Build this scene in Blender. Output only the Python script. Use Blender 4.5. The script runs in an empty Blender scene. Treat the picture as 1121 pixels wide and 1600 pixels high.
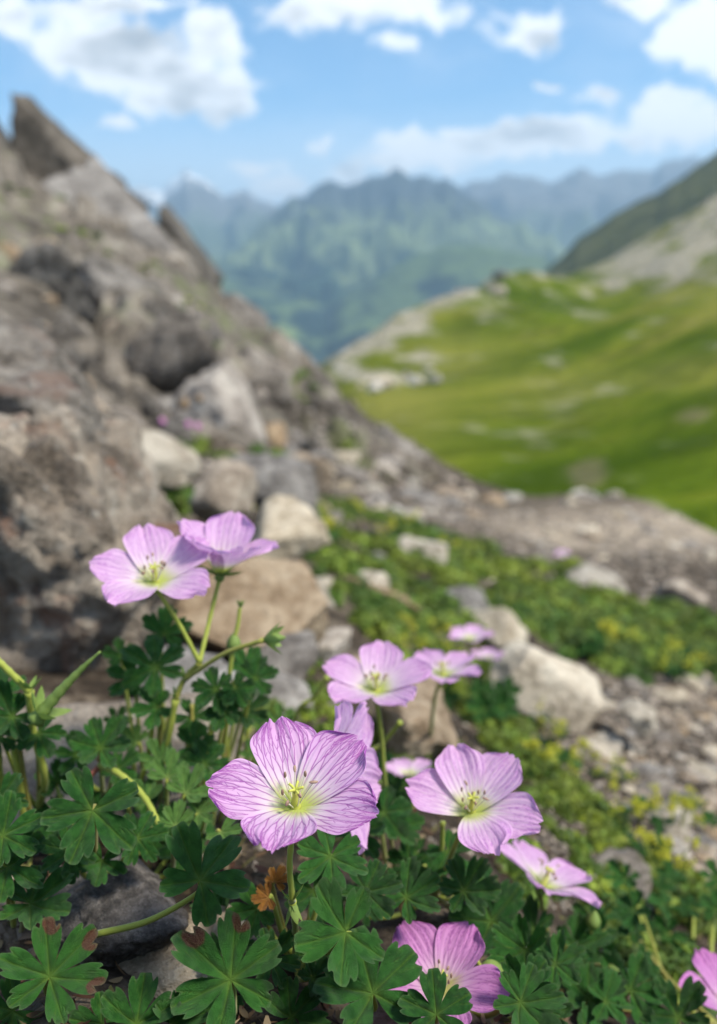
import bpy, bmesh, math, random
import numpy as np
from mathutils import Vector, Matrix, noise as mn

# ------------------------------------------------------------------ camera, world, sun, exposure
SC = bpy.context.scene
COL = SC.collection
R_ = math.radians
PITCH = R_(16.6)
FPX = 28.0 / 36.0 * 1600.0
cam_d = bpy.data.cameras.new('camera')
cam = bpy.data.objects.new('camera', cam_d); COL.objects.link(cam)
cam.location = (0, 0, 0)
cam.rotation_euler = (R_(90) - PITCH, 0, 0)
cam_d.sensor_fit = 'VERTICAL'; cam_d.sensor_height = 36.0; cam_d.lens = 28.0
cam_d.clip_start = 0.01; cam_d.clip_end = 60000
cam_d.dof.use_dof = True; cam_d.dof.focus_distance = 0.164; cam_d.dof.aperture_fstop = 11.0
SC.camera = cam
SC.view_settings.view_transform = 'Standard'
SC.view_settings.look = 'None'
SC.view_settings.exposure = 1.24
SC.view_settings.gamma = 1.0
SC.render.film_transparent = False
try:
    SC.cycles.max_bounces = 6; SC.cycles.transparent_max_bounces = 6
    SC.cycles.volume_bounces = 0
    SC.cycles.use_denoising = True
    SC.cycles.sample_clamp_indirect = 6
except Exception:
    pass

SUN_EL, SUN_AZ = R_(55), R_(105)          # azimuth clockwise from +Y
to_sun = Vector((math.cos(SUN_EL) * math.sin(SUN_AZ), math.cos(SUN_EL) * math.cos(SUN_AZ), math.sin(SUN_EL)))
sd = bpy.data.lights.new('sun', 'SUN'); sd.energy = 3.0; sd.angle = R_(14); sd.color = (1.0, 0.93, 0.80)
so = bpy.data.objects.new('sun', sd); COL.objects.link(so)
so.rotation_euler = to_sun.to_track_quat('Z', 'Y').to_euler()

CP, SP = math.cos(PITCH), math.sin(PITCH)
VF = Vector((0, CP, -SP)); VU = Vector((0, SP, CP)); VR = Vector((1, 0, 0))

def at(px, py, d):
    return (VF + VR * ((px - 560.5) / FPX) + VU * ((800 - py) / FPX)) * d

def ab(px, py):
    p = at(px, py, 1.0)
    return p.x / p.y, p.z / p.y

# --- world: sky texture with broken cumulus
W = bpy.data.worlds.new('World'); SC.world = W; W.use_nodes = True
nt = W.node_tree; nt.nodes.clear()
class NT:
    """small node tree helper"""
    def __init__(s, t): s.t = t
    def n(s, kind, **kw):
        nd = s.t.nodes.new(kind)
        for k, v in kw.items(): setattr(nd, k, v)
        return nd
    def link(s, a, b): s.t.links.new(a, b)
    def setin(s, sock, v):
        if isinstance(v, bpy.types.NodeSocket): s.link(v, sock)
        elif v is not None: sock.default_value = v
    def math(s, op, a, b=None, c=None, clamp=False):
        nd = s.n('ShaderNodeMath', operation=op, use_clamp=clamp)
        for i, v in enumerate((a, b, c)):
            if v is not None: s.setin(nd.inputs[i], v)
        return nd.outputs[0]
    def vec(s, op, a, b=None):
        nd = s.n('ShaderNodeVectorMath', operation=op)
        s.setin(nd.inputs[0], a)
        if b is not None: s.setin(nd.inputs[1], b)
        return nd
    def noise(s, v, scale, detail=5, rough=0.55, dist=0.0):
        nd = s.n('ShaderNodeTexNoise')
        s.setin(nd.inputs['Vector'], v)
        nd.inputs['Scale'].default_value = scale; nd.inputs['Detail'].default_value = detail
        nd.inputs['Roughness'].default_value = rough; nd.inputs['Distortion'].default_value = dist
        return nd.outputs[0]
    def mix(s, f, a, b, blend='MIX'):
        nd = s.n('ShaderNodeMix', data_type='RGBA', blend_type=blend)
        s.setin(nd.inputs[0], f)
        for i, v in ((6, a), (7, b)):
            if isinstance(v, bpy.types.NodeSocket): s.link(v, nd.inputs[i])
            else: nd.inputs[i].default_value = (*v[:3], 1)
        return nd.outputs[2]
    def smooth(s, v, lo, hi, a=0.0, b=1.0):
        nd = s.n('ShaderNodeMapRange', interpolation_type='SMOOTHSTEP')
        s.setin(nd.inputs[0], v)
        for i, q in ((1, lo), (2, hi), (3, a), (4, b)): nd.inputs[i].default_value = q
        return nd.outputs[0]
    def ramp(s, v, stops):
        nd = s.n('ShaderNodeValToRGB')
        e = nd.color_ramp.elements
        while len(e) < len(stops): e.new(0.5)
        for el, (p, c) in zip(e, stops): el.position = p; el.color = (*c, 1)
        s.setin(nd.inputs[0], v)
        return nd.outputs[0]

w = NT(nt)
sky = w.n('ShaderNodeTexSky', sky_type='NISHITA', sun_disc=False)
sky.sun_elevation = SUN_EL; sky.sun_rotation = SUN_AZ
sky.altitude = 2000; sky.air_density = 1.0; sky.dust_density = 0.25; sky.ozone_density = 1.6
tc = w.n('ShaderNodeTexCoord')
sep = w.n('ShaderNodeSeparateXYZ'); w.link(tc.outputs['Generated'], sep.inputs[0])
yy = w.math('MAXIMUM', w.math('ABSOLUTE', sep.outputs[1]), 0.05)
ca = w.math('DIVIDE', sep.outputs[0], yy); ce = w.math('DIVIDE', sep.outputs[2], yy)
cxy = w.n('ShaderNodeCombineXYZ'); w.link(ca, cxy.inputs[0]); w.link(ce, cxy.inputs[1])
P = cxy.outputs[0]
P0 = P
nzv = w.n('ShaderNodeTexNoise'); w.link(P0, nzv.inputs['Vector']); nzv.inputs['Scale'].default_value = 14.0; nzv.inputs['Detail'].default_value = 4
warp = w.vec('MULTIPLY', w.vec('SUBTRACT', nzv.outputs['Color'], (0.5, 0.5, 0.5)).outputs[0], (0.10, 0.06, 0)).outputs[0]
P = w.vec('ADD', P0, warp).outputs[0]
nz1 = w.noise(P0, 9.0, 6, 0.6); nz2 = w.noise(P, 34.0, 4, 0.6)
# (px, py, rx, ry) of the cumulus puffs seen in the sky
BLOBS = [(130, 60, 110, 60), (215, 85, 130, 62), (290, 125, 115, 52), (355, 125, 65, 42), (370, 165, 48, 34), (330, 60, 60, 48),
         (170, 2, 130, 22), (20, 20, 60, 40),
         (540, 15, 120, 44), (640, 10, 110, 38), (620, 74, 44, 19), (475, 8, 50, 30),
         (828, 44, 74, 40), (1010, 8, 70, 26), (1075, 75, 72, 46), (1070, 180, 105, 38), (990, 195, 60, 24), (1110, 25, 60, 30), (1125, 105, 40, 34),
         (935, 150, 40, 18), (850, 135, 30, 8),
         (680, 225, 100, 36), (640, 226, 64, 28), (725, 214, 80, 30), (805, 222, 80, 30), (885, 218, 66, 28), (1040, 185, 120, 44), (1085, 60, 70, 50), (770, 222, 100, 34), (860, 225, 95, 30), (612, 245, 44, 22), (690, 258, 60, 16),
         (496, 232, 19, 15), (410, 265, 36, 18), (187, 190, 18, 14), (440, 300, 40, 22), (545, 262, 50, 24), (560, 280, 60, 16),
         (1260, 120, 90, 60), (-160, 60, 160, 70), (-150, 330, 150, 40), (1330, 300, 160, 50)]
D = None
for (bx, by, rx, ry) in BLOBS:
    a0, e0 = ab(bx, by); a1, _ = ab(bx + rx, by); _, e1 = ab(bx, by - ry)
    q = w.vec('MULTIPLY', w.vec('SUBTRACT', P, (a0, e0, 0)).outputs[0], (1 / abs(a1 - a0), 1 / abs(e1 - e0), 0))
    ln = w.n('ShaderNodeVectorMath', operation='LENGTH'); w.link(q.outputs[0], ln.inputs[0])
    v = w.math('SUBTRACT', 1.0, w.math('POWER', ln.outputs['Value'], 1.6))
    v = w.math('MULTIPLY', v, 0.62 if min(rx, ry) < 20 else 0.85)
    D = v if D is None else w.math('SMOOTH_MAX', D, v, 0.5)
wob = w.math('ADD', w.math('MULTIPLY', w.math('SUBTRACT', nz1, 0.5), 2.1), w.math('MULTIPLY', w.math('SUBTRACT', nz2, 0.5), 1.7))
dens = w.math('ADD', D, wob)
alpha = w.smooth(dens, -0.10, 0.52)
nzt = w.noise(w.vec('MULTIPLY', P0, (1.0, 2.2, 1)).outputs[0], 6.5, 5, 0.55)
thick = w.smooth(w.math('ADD', w.math('MULTIPLY', D, 0.45), w.math('MULTIPLY', w.math('SUBTRACT', nzt, 0.47), 2.8)), 0.24, 0.90)
cloudc = w.mix(thick, (6.8, 6.9, 7.0), (2.8, 2.95, 3.1))
wisp = w.smooth(w.noise(w.vec('MULTIPLY', P, (2.2, 6.0, 1)).outputs[0], 2.0, 6, 0.6), 0.42, 0.85, 0.0, 0.30)
veil = w.smooth(ce, 0.205, 0.07, 0.0, 0.60)                       # milky air low over the ranges
ovn = w.noise(tc.outputs['Generated'], 3.2, 6, 0.6)                # unseen broken cloud overhead and behind, added as whiter fill light
over = w.math('MULTIPLY', w.smooth(ovn, 0.42, 0.56), w.math('MAXIMUM', w.smooth(sep.outputs[2], 0.62, 0.75), w.smooth(sep.outputs[1], 0.05, -0.25)))
alpha2 = w.math('MAXIMUM', w.math('MAXIMUM', alpha, wisp), w.math('MULTIPLY', over, 0.55))
alpha2 = w.math('SUBTRACT', 1.0, w.math('MULTIPLY', w.math('SUBTRACT', 1.0, alpha2), w.math('SUBTRACT', 1.0, veil)))
skyc = w.mix(1.0, sky.outputs[0], (0.74, 0.98, 1.03), 'MULTIPLY')
skyc = w.mix(alpha2, skyc, cloudc)
bg = w.n('ShaderNodeBackground'); bg.inputs[1].default_value = 0.09
wo = w.n('ShaderNodeOutputWorld')
w.link(skyc, bg.inputs[0]); w.link(bg.outputs[0], wo.inputs[0])

# ------------------------------------------------------------------ object helpers
def tag(o, label=None, cat=None, group=None, kind=None):
    if label: o['label'] = label
    if cat: o['category'] = cat
    if group: o['group'] = group
    if kind: o['kind'] = kind
    return o

def mesh(name, verts, faces, mat, smooth=True, attrs=None, mats=None, mi=None):
    me = bpy.data.meshes.new(name)
    verts = np.asarray(verts, dtype=np.float32).reshape(-1, 3)
    if isinstance(faces, np.ndarray):
        nf, k = faces.shape
        me.vertices.add(len(verts)); me.vertices.foreach_set('co', verts.ravel())
        me.loops.add(nf * k); me.loops.foreach_set('vertex_index', faces.astype(np.int32).ravel())
        me.polygons.add(nf); me.polygons.foreach_set('loop_start', np.arange(0, nf * k, k, dtype=np.int32))
        me.polygons.foreach_set('loop_total', np.full(nf, k, dtype=np.int32))
        me.update(calc_edges=True)
    else:
        me.from_pydata([tuple(map(float, v)) for v in verts], [], faces)
    me.polygons.foreach_set('use_smooth', np.full(len(me.polygons), smooth, dtype=bool))
    for m in (mats or [mat]): me.materials.append(m)
    if mi is not None: me.polygons.foreach_set('material_index', np.asarray(mi, dtype=np.int32))
    for k, arr in (attrs or {}).items():
        at_ = me.attributes.new(k, 'FLOAT_COLOR', 'POINT')
        arr = np.asarray(arr, dtype=np.float32)
        if arr.shape[1] == 3: arr = np.hstack([arr, np.ones((len(arr), 1), dtype=np.float32)])
        at_.data.foreach_set('color', arr.ravel())
    me.update()
    return me

def link(name, me, parent=None, loc=(0, 0, 0), mat4=None, scale=None):
    o = bpy.data.objects.new(name, me); COL.objects.link(o)
    if parent is not None: o.parent = parent
    if mat4 is not None: o.matrix_basis = mat4
    else: o.location = loc
    if scale is not None: o.scale = scale
    return o

def grid_faces(nr, nc):
    i = np.arange(nr - 1)[:, None] * nc + np.arange(nc - 1)[None, :]
    return np.stack([i, i + 1, i + nc + 1, i + nc], -1).reshape(-1, 4)

def join(parts):
    vs, fs, ats, n = [], [], [], 0
    for v, f in parts:
        vs.append(np.asarray(v, dtype=np.float32)); fs += [tuple(i + n for i in q) for q in f]; n += len(v)
    return np.vstack(vs), fs

def tube(pts, radii, sides=8, cap=True):
    """swept tube through pts"""
    pts = [Vector(p) for p in pts]
    if not hasattr(radii, '__len__'): radii = [radii] * len(pts)
    vs, fs = [], []
    prev = None
    for i, p in enumerate(pts):
        t = (pts[min(i + 1, len(pts) - 1)] - pts[max(i - 1, 0)]).normalized()
        if prev is None:
            ref = Vector((1, 0, 0)) if abs(t.x) < 0.8 else Vector((0, 1, 0))
            prev = (ref - t * ref.dot(t)).normalized()
        else:
            prev = (prev - t * prev.dot(t)).normalized()
        b = t.cross(prev)
        for k in range(sides):
            a = 2 * math.pi * k / sides
            vs.append(p + (prev * math.cos(a) + b * math.sin(a)) * radii[i])
    for i in range(len(pts) - 1):
        for k in range(sides):
            k2 = (k + 1) % sides
            fs.append((i * sides + k, i * sides + k2, (i + 1) * sides + k2, (i + 1) * sides + k))
    if cap:
        fs.append(tuple(range(sides))[::-1]); fs.append(tuple((len(pts) - 1) * sides + k for k in range(sides)))
    return [tuple(v) for v in vs], fs

def spline(pts, n=8):
    """Catmull-Rom through pts"""
    P_ = [Vector(p) for p in pts]
    if len(P_) == 2: return [P_[0].lerp(P_[1], i / n) for i in range(n + 1)]
    P_ = [P_[0] * 2 - P_[1]] + P_ + [P_[-1] * 2 - P_[-2]]
    out = []
    for i in range(1, len(P_) - 2):
        a, b, c, d = P_[i - 1:i + 3]
        for k in range(n):
            t = k / n
            out.append(0.5 * ((2 * b) + (c - a) * t + (2 * a - 5 * b + 4 * c - d) * t * t + (3 * b - a - 3 * c + d) * t ** 3))
    out.append(P_[-2])
    return out

# ------------------------------------------------------------------ materials
def newmat(name):
    m = bpy.data.materials.new(name); m.use_nodes = True
    t = m.node_tree; t.nodes.clear()
    return m, NT(t)

def finish(m, x, color, rough=0.8, bump=None, bstr=0.3, bdist=0.01, spec=0.3, trans=None, tw=0.3, sheen=0.0):
    p = x.n('ShaderNodeBsdfPrincipled')
    x.setin(p.inputs['Base Color'], color if isinstance(color, bpy.types.NodeSocket) else (*color, 1))
    x.setin(p.inputs['Roughness'], rough)
    p.inputs['Specular IOR Level'].default_value = spec
    if sheen:
        p.inputs['Sheen Weight'].default_value = sheen; p.inputs['Sheen Roughness'].default_value = 0.4
    nrm = None
    if bump is not None:
        b = x.n('ShaderNodeBump'); b.inputs['Strength'].default_value = bstr; b.inputs['Distance'].default_value = bdist
        x.link(bump, b.inputs['Height']); nrm = b.outputs[0]; x.link(nrm, p.inputs['Normal'])
    out = x.n('ShaderNodeOutputMaterial')
    if trans is not None:
        tr = x.n('ShaderNodeBsdfTranslucent'); x.setin(tr.inputs[0], trans if isinstance(trans, bpy.types.NodeSocket) else (*trans, 1))
        if nrm: x.link(nrm, tr.inputs[1])
        ms = x.n('ShaderNodeMixShader'); ms.inputs[0].default_value = tw
        x.link(p.outputs[0], ms.inputs[1]); x.link(tr.outputs[0], ms.inputs[2]); x.link(ms.outputs[0], out.inputs[0])
    else:
        x.link(p.outputs[0], out.inputs[0])
    return m

def rock_mat(name, stops, rust=0.0, scale=1.0, lich=0.25):
    m, x = newmat(name)
    tc = x.n('ShaderNodeTexCoord'); oi = x.n('ShaderNodeObjectInfo')
    off = x.vec('ADD', tc.outputs['Object'], x.math('MULTIPLY', oi.outputs['Random'], 37.0)).outputs[0]
    n1 = x.noise(off, 1.6 * scale, 9, 0.62, 0.4); n2 = x.noise(off, 7.0 * scale, 7, 0.65); n3 = x.noise(off, 30 * scale, 4, 0.6)
    v = x.math('ADD', x.math('MULTIPLY', n1, 0.55), x.math('ADD', x.math('MULTIPLY', n2, 0.30), x.math('MULTIPLY', n3, 0.15)))
    c = x.ramp(x.smooth(v, 0.36, 0.64), stops)
    if rust:
        rm = x.smooth(x.noise(off, 2.3 * scale, 6, 0.6, 0.6), 0.54, 0.68, 0.0, rust)
        c = x.mix(rm, c, (0.20, 0.075, 0.035))
    lm = x.smooth(x.noise(off, 11 * scale, 3, 0.5), 0.62, 0.70, 0.0, lich)
    c = x.mix(lm, c, (0.46, 0.45, 0.41))
    # per-stone tone
    hs = x.n('ShaderNodeHueSaturation'); x.link(c, hs.inputs['Color'])
    x.link(x.math('ADD', x.math('MULTIPLY', oi.outputs['Random'], 0.5), 0.75), hs.inputs['Value'])
    x.link(x.math('ADD', x.math('MULTIPLY', x.math('FRACT', x.math('MULTIPLY', oi.outputs['Random'], 7.3)), 0.7), 0.55), hs.inputs['Saturation'])
    h = x.math('ADD', x.math('MULTIPLY', n2, 1.0), x.math('MULTIPLY', n3, 0.5))
    return finish(m, x, hs.outputs[0], 0.88, h, 0.55, 0.12, 0.2)

M_TAN = rock_mat('tan limestone', [(0.0, (0.13, 0.095, 0.066)), (0.45, (0.31, 0.235, 0.165)), (1.0, (0.50, 0.41, 0.31))])
M_PALE = rock_mat('pale limestone', [(0.0, (0.24, 0.20, 0.15)), (0.4, (0.45, 0.385, 0.30)), (1.0, (0.62, 0.56, 0.46))], lich=0.1)
M_GREY = rock_mat('grey limestone', [(0.0, (0.11, 0.095, 0.082)), (0.5, (0.25, 0.22, 0.195)), (1.0, (0.42, 0.385, 0.345))])
M_DARK = rock_mat('dark shale', [(0.0, (0.035, 0.032, 0.030)), (0.5, (0.10, 0.09, 0.083)), (1.0, (0.22, 0.20, 0.185))], lich=0.12)
M_BOULD = rock_mat('rusty boulder', [(0.0, (0.060, 0.048, 0.038)), (0.45, (0.215, 0.178, 0.142)), (1.0, (0.42, 0.365, 0.30))], rust=0.6, lich=0.35)
M_CRAG = rock_mat('crag rock', [(0.0, (0.048, 0.042, 0.036)), (0.5, (0.125, 0.110, 0.096)), (1.0, (0.28, 0.252, 0.222))], lich=0.1)

M_SPIRE = rock_mat('weathered dark rock', [(0.0, (0.035, 0.031, 0.026)), (0.5, (0.075, 0.066, 0.056)), (1.0, (0.15, 0.132, 0.112))], lich=0.05)

def attr(x, nm):
    a = x.n('ShaderNodeAttribute', attribute_name=nm)
    return a

def leaf_mat(name, dark, light, vein, tr):
    m, x = newmat(name)
    a = attr(x, 'Mask'); sp = x.n('ShaderNodeSeparateColor'); x.link(a.outputs['Color'], sp.inputs[0])
    oi = x.n('ShaderNodeObjectInfo'); tc = x.n('ShaderNodeTexCoord')
    n = x.noise(x.vec('ADD', tc.outputs['Object'], x.math('MULTIPLY', oi.outputs['Random'], 20.0)).outputs[0], 5.0, 6, 0.6)
    nf = x.noise(tc.outputs['Object'], 60.0, 3, 0.6)
    f = x.math('ADD', x.smooth(n, 0.3, 0.7), x.math('MULTIPLY', x.math('SUBTRACT', oi.outputs['Random'], 0.5), 0.8), clamp=True)
    c = x.mix(f, dark, light)
    c = x.mix(x.math('MULTIPLY', nf, 0.25), c, light)
    c = x.mix(x.math('MULTIPLY', sp.outputs[0], 0.75), c, vein)
    c = x.mix(x.smooth(x.math('ADD', sp.outputs[1], x.math('MULTIPLY', x.math('SUBTRACT', n, 0.5), 0.5)), 0.4, 0.55), c,
              x.mix(x.smooth(nf, 0.42, 0.6), (0.085, 0.012, 0.014), (0.17, 0.10, 0.055)))
    c = x.mix(x.math('MULTIPLY', sp.outputs[2], 0.35), c, (0.16, 0.22, 0.11))
    h = x.math('ADD', x.math('MULTIPLY', sp.outputs[0], -0.6), x.math('MULTIPLY', nf, 0.5))
    return finish(m, x, c, 0.5, h, 0.6, 0.06, 0.3, tr, 0.15, 0.03)

M_LEAF = leaf_mat('geranium leaf', (0.010, 0.058, 0.008), (0.038, 0.145, 0.022), (0.12, 0.21, 0.03), (0.035, 0.17, 0.012))
M_LEAFY = leaf_mat('young geranium leaf', (0.05, 0.14, 0.03), (0.11, 0.24, 0.05), (0.24, 0.34, 0.09), (0.16, 0.32, 0.04))
M_WITHER = leaf_mat('withered leaf', (0.22, 0.085, 0.02), (0.36, 0.17, 0.03), (0.34, 0.20, 0.06), (0.5, 0.18, 0.02))

m, x = newmat('green stem')
a = attr(x, 'Mask'); tc = x.n('ShaderNodeTexCoord')
nn = x.noise(tc.outputs['Object'], 120.0, 3)
oi = x.n('ShaderNodeObjectInfo')
c = x.mix(nn, (0.24, 0.31, 0.04), (0.40, 0.43, 0.085))
c = x.mix(x.math('MULTIPLY', x.smooth(oi.outputs['Random'], 0.7, 1.0), 0.5), c, (0.20, 0.11, 0.05))
M_STEM = finish(m, x, c, 0.55, nn, 0.3, 0.001, 0.3, (0.2, 0.28, 0.04), 0.15, 0.2)
m, x = newmat('reddish stem')
tc = x.n('ShaderNodeTexCoord'); nn = x.noise(tc.outputs['Object'], 150.0, 3)
M_STEMR = finish(m, x, x.mix(x.smooth(nn, 0.35, 0.65), (0.26, 0.17, 0.055), (0.22, 0.07, 0.045)), 0.6)
m, x = newmat('sepal')
tc = x.n('ShaderNodeTexCoord'); nn = x.noise(tc.outputs['Object'], 300.0, 3)
M_SEPAL = finish(m, x, x.mix(nn, (0.12, 0.21, 0.04), (0.27, 0.36, 0.10)), 0.6, None, trans=(0.2, 0.32, 0.06), tw=0.25)
m, x = newmat('petal')
a = attr(x, 'Col')
bw = x.n('ShaderNodeRGBToBW'); x.link(a.outputs['Color'], bw.inputs[0])
M_PETAL = finish(m, x, a.outputs['Color'], 0.6, bw.outputs[0], 0.35, 0.0006, 0.25, a.outputs['Color'], 0.42, 0.1)
m, x = newmat('anther'); tc = x.n('ShaderNodeTexCoord')
M_ANTHER = finish(m, x, x.mix(x.noise(tc.outputs['Object'], 900.0, 2), (0.14, 0.075, 0.055), (0.42, 0.30, 0.22)), 0.7)
m, x = newmat('filament'); tc = x.n('ShaderNodeTexCoord')
M_FIL = finish(m, x, x.mix(x.noise(tc.outputs['Object'], 700.0, 2), (0.62, 0.60, 0.42), (0.72, 0.68, 0.6)), 0.6)
m, x = newmat('pistil'); tc = x.n('ShaderNodeTexCoord')
M_PIST = finish(m, x, x.mix(x.noise(tc.outputs['Object'], 700.0, 2), (0.58, 0.62, 0.10), (0.66, 0.66, 0.18)), 0.6, None, trans=(0.5, 0.55, 0.1), tw=0.3)
m, x = newmat('yellow flower cluster'); oi = x.n('ShaderNodeObjectInfo'); tc = x.n('ShaderNodeTexCoord')
M_YEL = finish(m, x, x.mix(x.smooth(x.noise(tc.outputs['Object'], 90.0, 2), 0.4, 0.6), (0.36, 0.40, 0.035), (0.62, 0.58, 0.06)), 0.7, None, trans=(0.45, 0.48, 0.05), tw=0.3)
m, x = newmat('cover leaf'); a = attr(x, 'Col')
M_COVER = finish(m, x, a.outputs['Color'], 0.6, None, spec=0.3, trans=a.outputs['Color'], tw=0.22, sheen=0.1)
m, x = newmat('pebble'); a = attr(x, 'Col'); g = x.n('ShaderNodeNewGeometry')
nn = x.noise(g.outputs['Position'], 90.0, 4, 0.6)
M_PEB = finish(m, x, x.mix(x.math('MULTIPLY', nn, 0.7), a.outputs['Color'], (0.10, 0.085, 0.07)), 0.9, nn, 0.3, 0.002)
m, x = newmat('dry stalk'); tc = x.n('ShaderNodeTexCoord')
M_DRY = finish(m, x, x.mix(x.noise(tc.outputs['Object'], 60.0, 3), (0.10, 0.07, 0.045), (0.30, 0.21, 0.13)), 0.8)
m, x = newmat('pink tuft'); tc = x.n('ShaderNodeTexCoord')
M_TUFT = finish(m, x, x.mix(x.noise(tc.outputs['Object'], 90.0, 2), (0.30, 0.09, 0.24), (0.52, 0.22, 0.44)), 0.7)

# ------------------------------------------------------------------ fitted height fields
class Field:
    """z / y over (x / y, log y), a linear-kernel radial fit through surveyed points"""
    def __init__(s, pts, sa=2.2):
        A = []; H = []
        for (px, py, d) in pts:
            p = at(px, py, d); A.append((p.x / p.y * sa, math.log(p.y))); H.append(p.z / p.y)
        s.sa = sa; s.A = np.array(A); n = len(A)
        Dm = np.linalg.norm(s.A[:, None] - s.A[None], axis=-1)
        M = np.zeros((n + 3, n + 3)); M[:n, :n] = Dm + np.eye(n) * -0.002
        M[:n, n] = 1; M[:n, n + 1:] = s.A; M[n, :n] = 1; M[n + 1:, :n] = s.A.T
        s.w = np.linalg.solve(M, np.concatenate([np.array(H), np.zeros(3)]))
    def h(s, a, b):
        a = np.asarray(a, float) * s.sa; b = np.asarray(b, float)
        sh = a.shape; Q = np.stack([a.ravel(), b.ravel()], -1); out = np.empty(len(Q)); n = len(s.A)
        for i in range(0, len(Q), 20000):
            q = Q[i:i + 20000]
            Dm = np.linalg.norm(q[:, None] - s.A[None], axis=-1)
            out[i:i + 20000] = Dm @ s.w[:n] + s.w[n] + q @ s.w[n + 1:]
        return out.reshape(sh)

HILL_PTS = [
    (560, 1600, .195), (300, 1600, .185), (0, 1600, .185), (900, 1600, .235), (1121, 1600, .275), (-300, 1600, .19), (1500, 1600, .40),
    (180, 1440, .205), (0, 1400, .205), (450, 1440, .21), (700, 1440, .235), (860, 1480, .27), (1121, 1420, .36), (1500, 1400, .6),
    (100, 1190, .30), (-300, 1250, .27), (300, 1180, .32), (460, 1200, .34), (620, 1150, .40), (760, 1300, .34), (900, 1300, .42),
    (200, 1060, .42), (390, 1010, .52), (550, 1010, .62), (860, 1130, .62), (1000, 1200, .58), (1121, 1200, .62), (1500, 1150, 1.1),
    (700, 950, .95), (1000, 980, 1.2), (1121, 1000, 1.15), (860, 940, 1.25), (520, 880, .95), (350, 830, 1.0), (200, 850, .9), (-300, 800, .8),
    (640, 850, 1.7), (800, 860, 2.1), (1000, 900, 2.3), (1121, 930, 2.2), (1500, 950, 2.8),
    (450, 740, 2.6), (560, 770, 2.7), (350, 760, 1.9), (200, 720, 2.0), (0, 700, 2.0), (-400, 650, 2.2),
    (700, 800, 3.6), (850, 825, 4.2), (1000, 840, 4.6), (1121, 880, 4.4), (1500, 960, 4.5),
    (300, 640, 4.2), (450, 660, 5.0), (560, 700, 5.5), (650, 740, 6.0), (780, 790, 6.0), (150, 560, 5.0), (0, 520, 5.0), (-400, 400, 5.5),
    (150, 450, 8.5), (300, 520, 9.0), (400, 590, 9.5), (480, 640, 10.), (0, 330, 9.5), (-400, 150, 9.5)]
RIDGE = [(-500, -60, 14.), (-250, 60, 14.), (-100, 170, 14.), (0, 235, 14.5), (60, 270, 14.), (130, 310, 14.), (190, 345, 14.), (240, 385, 14.5), (300, 430, 15.), (340, 480, 15.), (395, 535, 15.),
         (420, 560, 14.5), (480, 578, 14.), (545, 620, 13.), (610, 690, 11.), (700, 748, 9.5), (760, 778, 8.5), (860, 800, 8.), (960, 795, 8.), (1040, 805, 7.5), (1121, 850, 7.0), (1300, 930, 7.), (1500, 990, 7.)]
pts = list(HILL_PTS) + RIDGE
for (px, py, d) in RIDGE:
    pts.append((px, py + 110, d * 1.18)); pts.append((px, py + 330, d * 1.7)); pts.append((px, py + 620, d * 2.8))
HILL = Field(pts)

def gz(x, y):
    y = max(y, 0.06)
    return float(HILL.h(np.array([x / y]), np.array([math.log(y)]))[0]) * y

def hit(px, py, d0=0.12, d1=30.0):
    """where the sight line through a pixel meets the hillside"""
    ds = np.geomspace(d0, d1, 220)
    p = at(px, py, 1.0); a, e = p.x / p.y, p.z / p.y
    hh = HILL.h(np.full(220, a), np.log(ds * p.y))
    k = np.argmax(hh > e)
    if not (hh > e).any(): return None
    return p * float(ds[k])

def fract(x, y, z, oct=5, H=0.9, lac=2.1):
    return mn.fractal(Vector((x, y, z)), H, lac, oct)

# hillside sheet
NA, NB = 460, 420
aa = np.linspace(-1.05, 0.95, NA); bb = np.linspace(math.log(0.05), math.log(42), NB)
AA, BB = np.meshgrid(aa, bb)
YY = np.exp(BB); XX = AA * YY
HH = HILL.h(AA, BB); ZZ = HH * YY
def rel(v, lo, hi): return np.clip((v - lo) / (hi - lo), 0, 1)
crag = rel(YY, 1.6, 4.5) * rel(-(XX - 0.10 * YY), -0.3, 0.9)        # how craggy the ground is
rough = np.zeros_like(ZZ); fine = np.zeros_like(ZZ)
for i in range(NB):
    for j in range(NA):
        xx, y_ = XX[i, j], YY[i, j]
        k = crag[i, j]
        f = fract(xx * 9, y_ * 9, 0.3, 4) * 0.011 * min(1, y_ / 0.4)
        if y_ > 1.0:
            f += fract(xx * 2.1, y_ * 2.1, 4.7, 5) * 0.03 * min(1, (y_ - 1.0) / 2)
        if k > 0.01:
            # ribs of rock running down the slope, plus blocky lumps
            r = mn.ridged_multi_fractal(Vector((xx * 0.55 + 0.2 * y_, y_ * 0.32 - xx * 0.25, ZZ[i, j] * 0.4)), 0.9, 2.2, 5, 1.0, 2.0)
            r2 = mn.voronoi(Vector((xx * 1.5, y_ * 0.9, ZZ[i, j] * 1.5)))[0]
            wq = Vector((xx * 1.1 + .5 * y_ * .3 + r * .35, y_ * .55 + r2[0] * .4, ZZ[i, j] * 1.2))
            f += k * ((r - 1.1) * 0.20 + (0.4 - r2[0]) * 0.30 + mn.cell(wq) * .24 + mn.cell(wq * 2.4) * .12)
        rough[i, j] = f
damp = np.where(BB > math.log(9), 0.75, 1.0)
ZZ2 = ZZ + rough * damp
verts = np.stack([XX, YY, ZZ2], -1).reshape(-1, 3)
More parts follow.
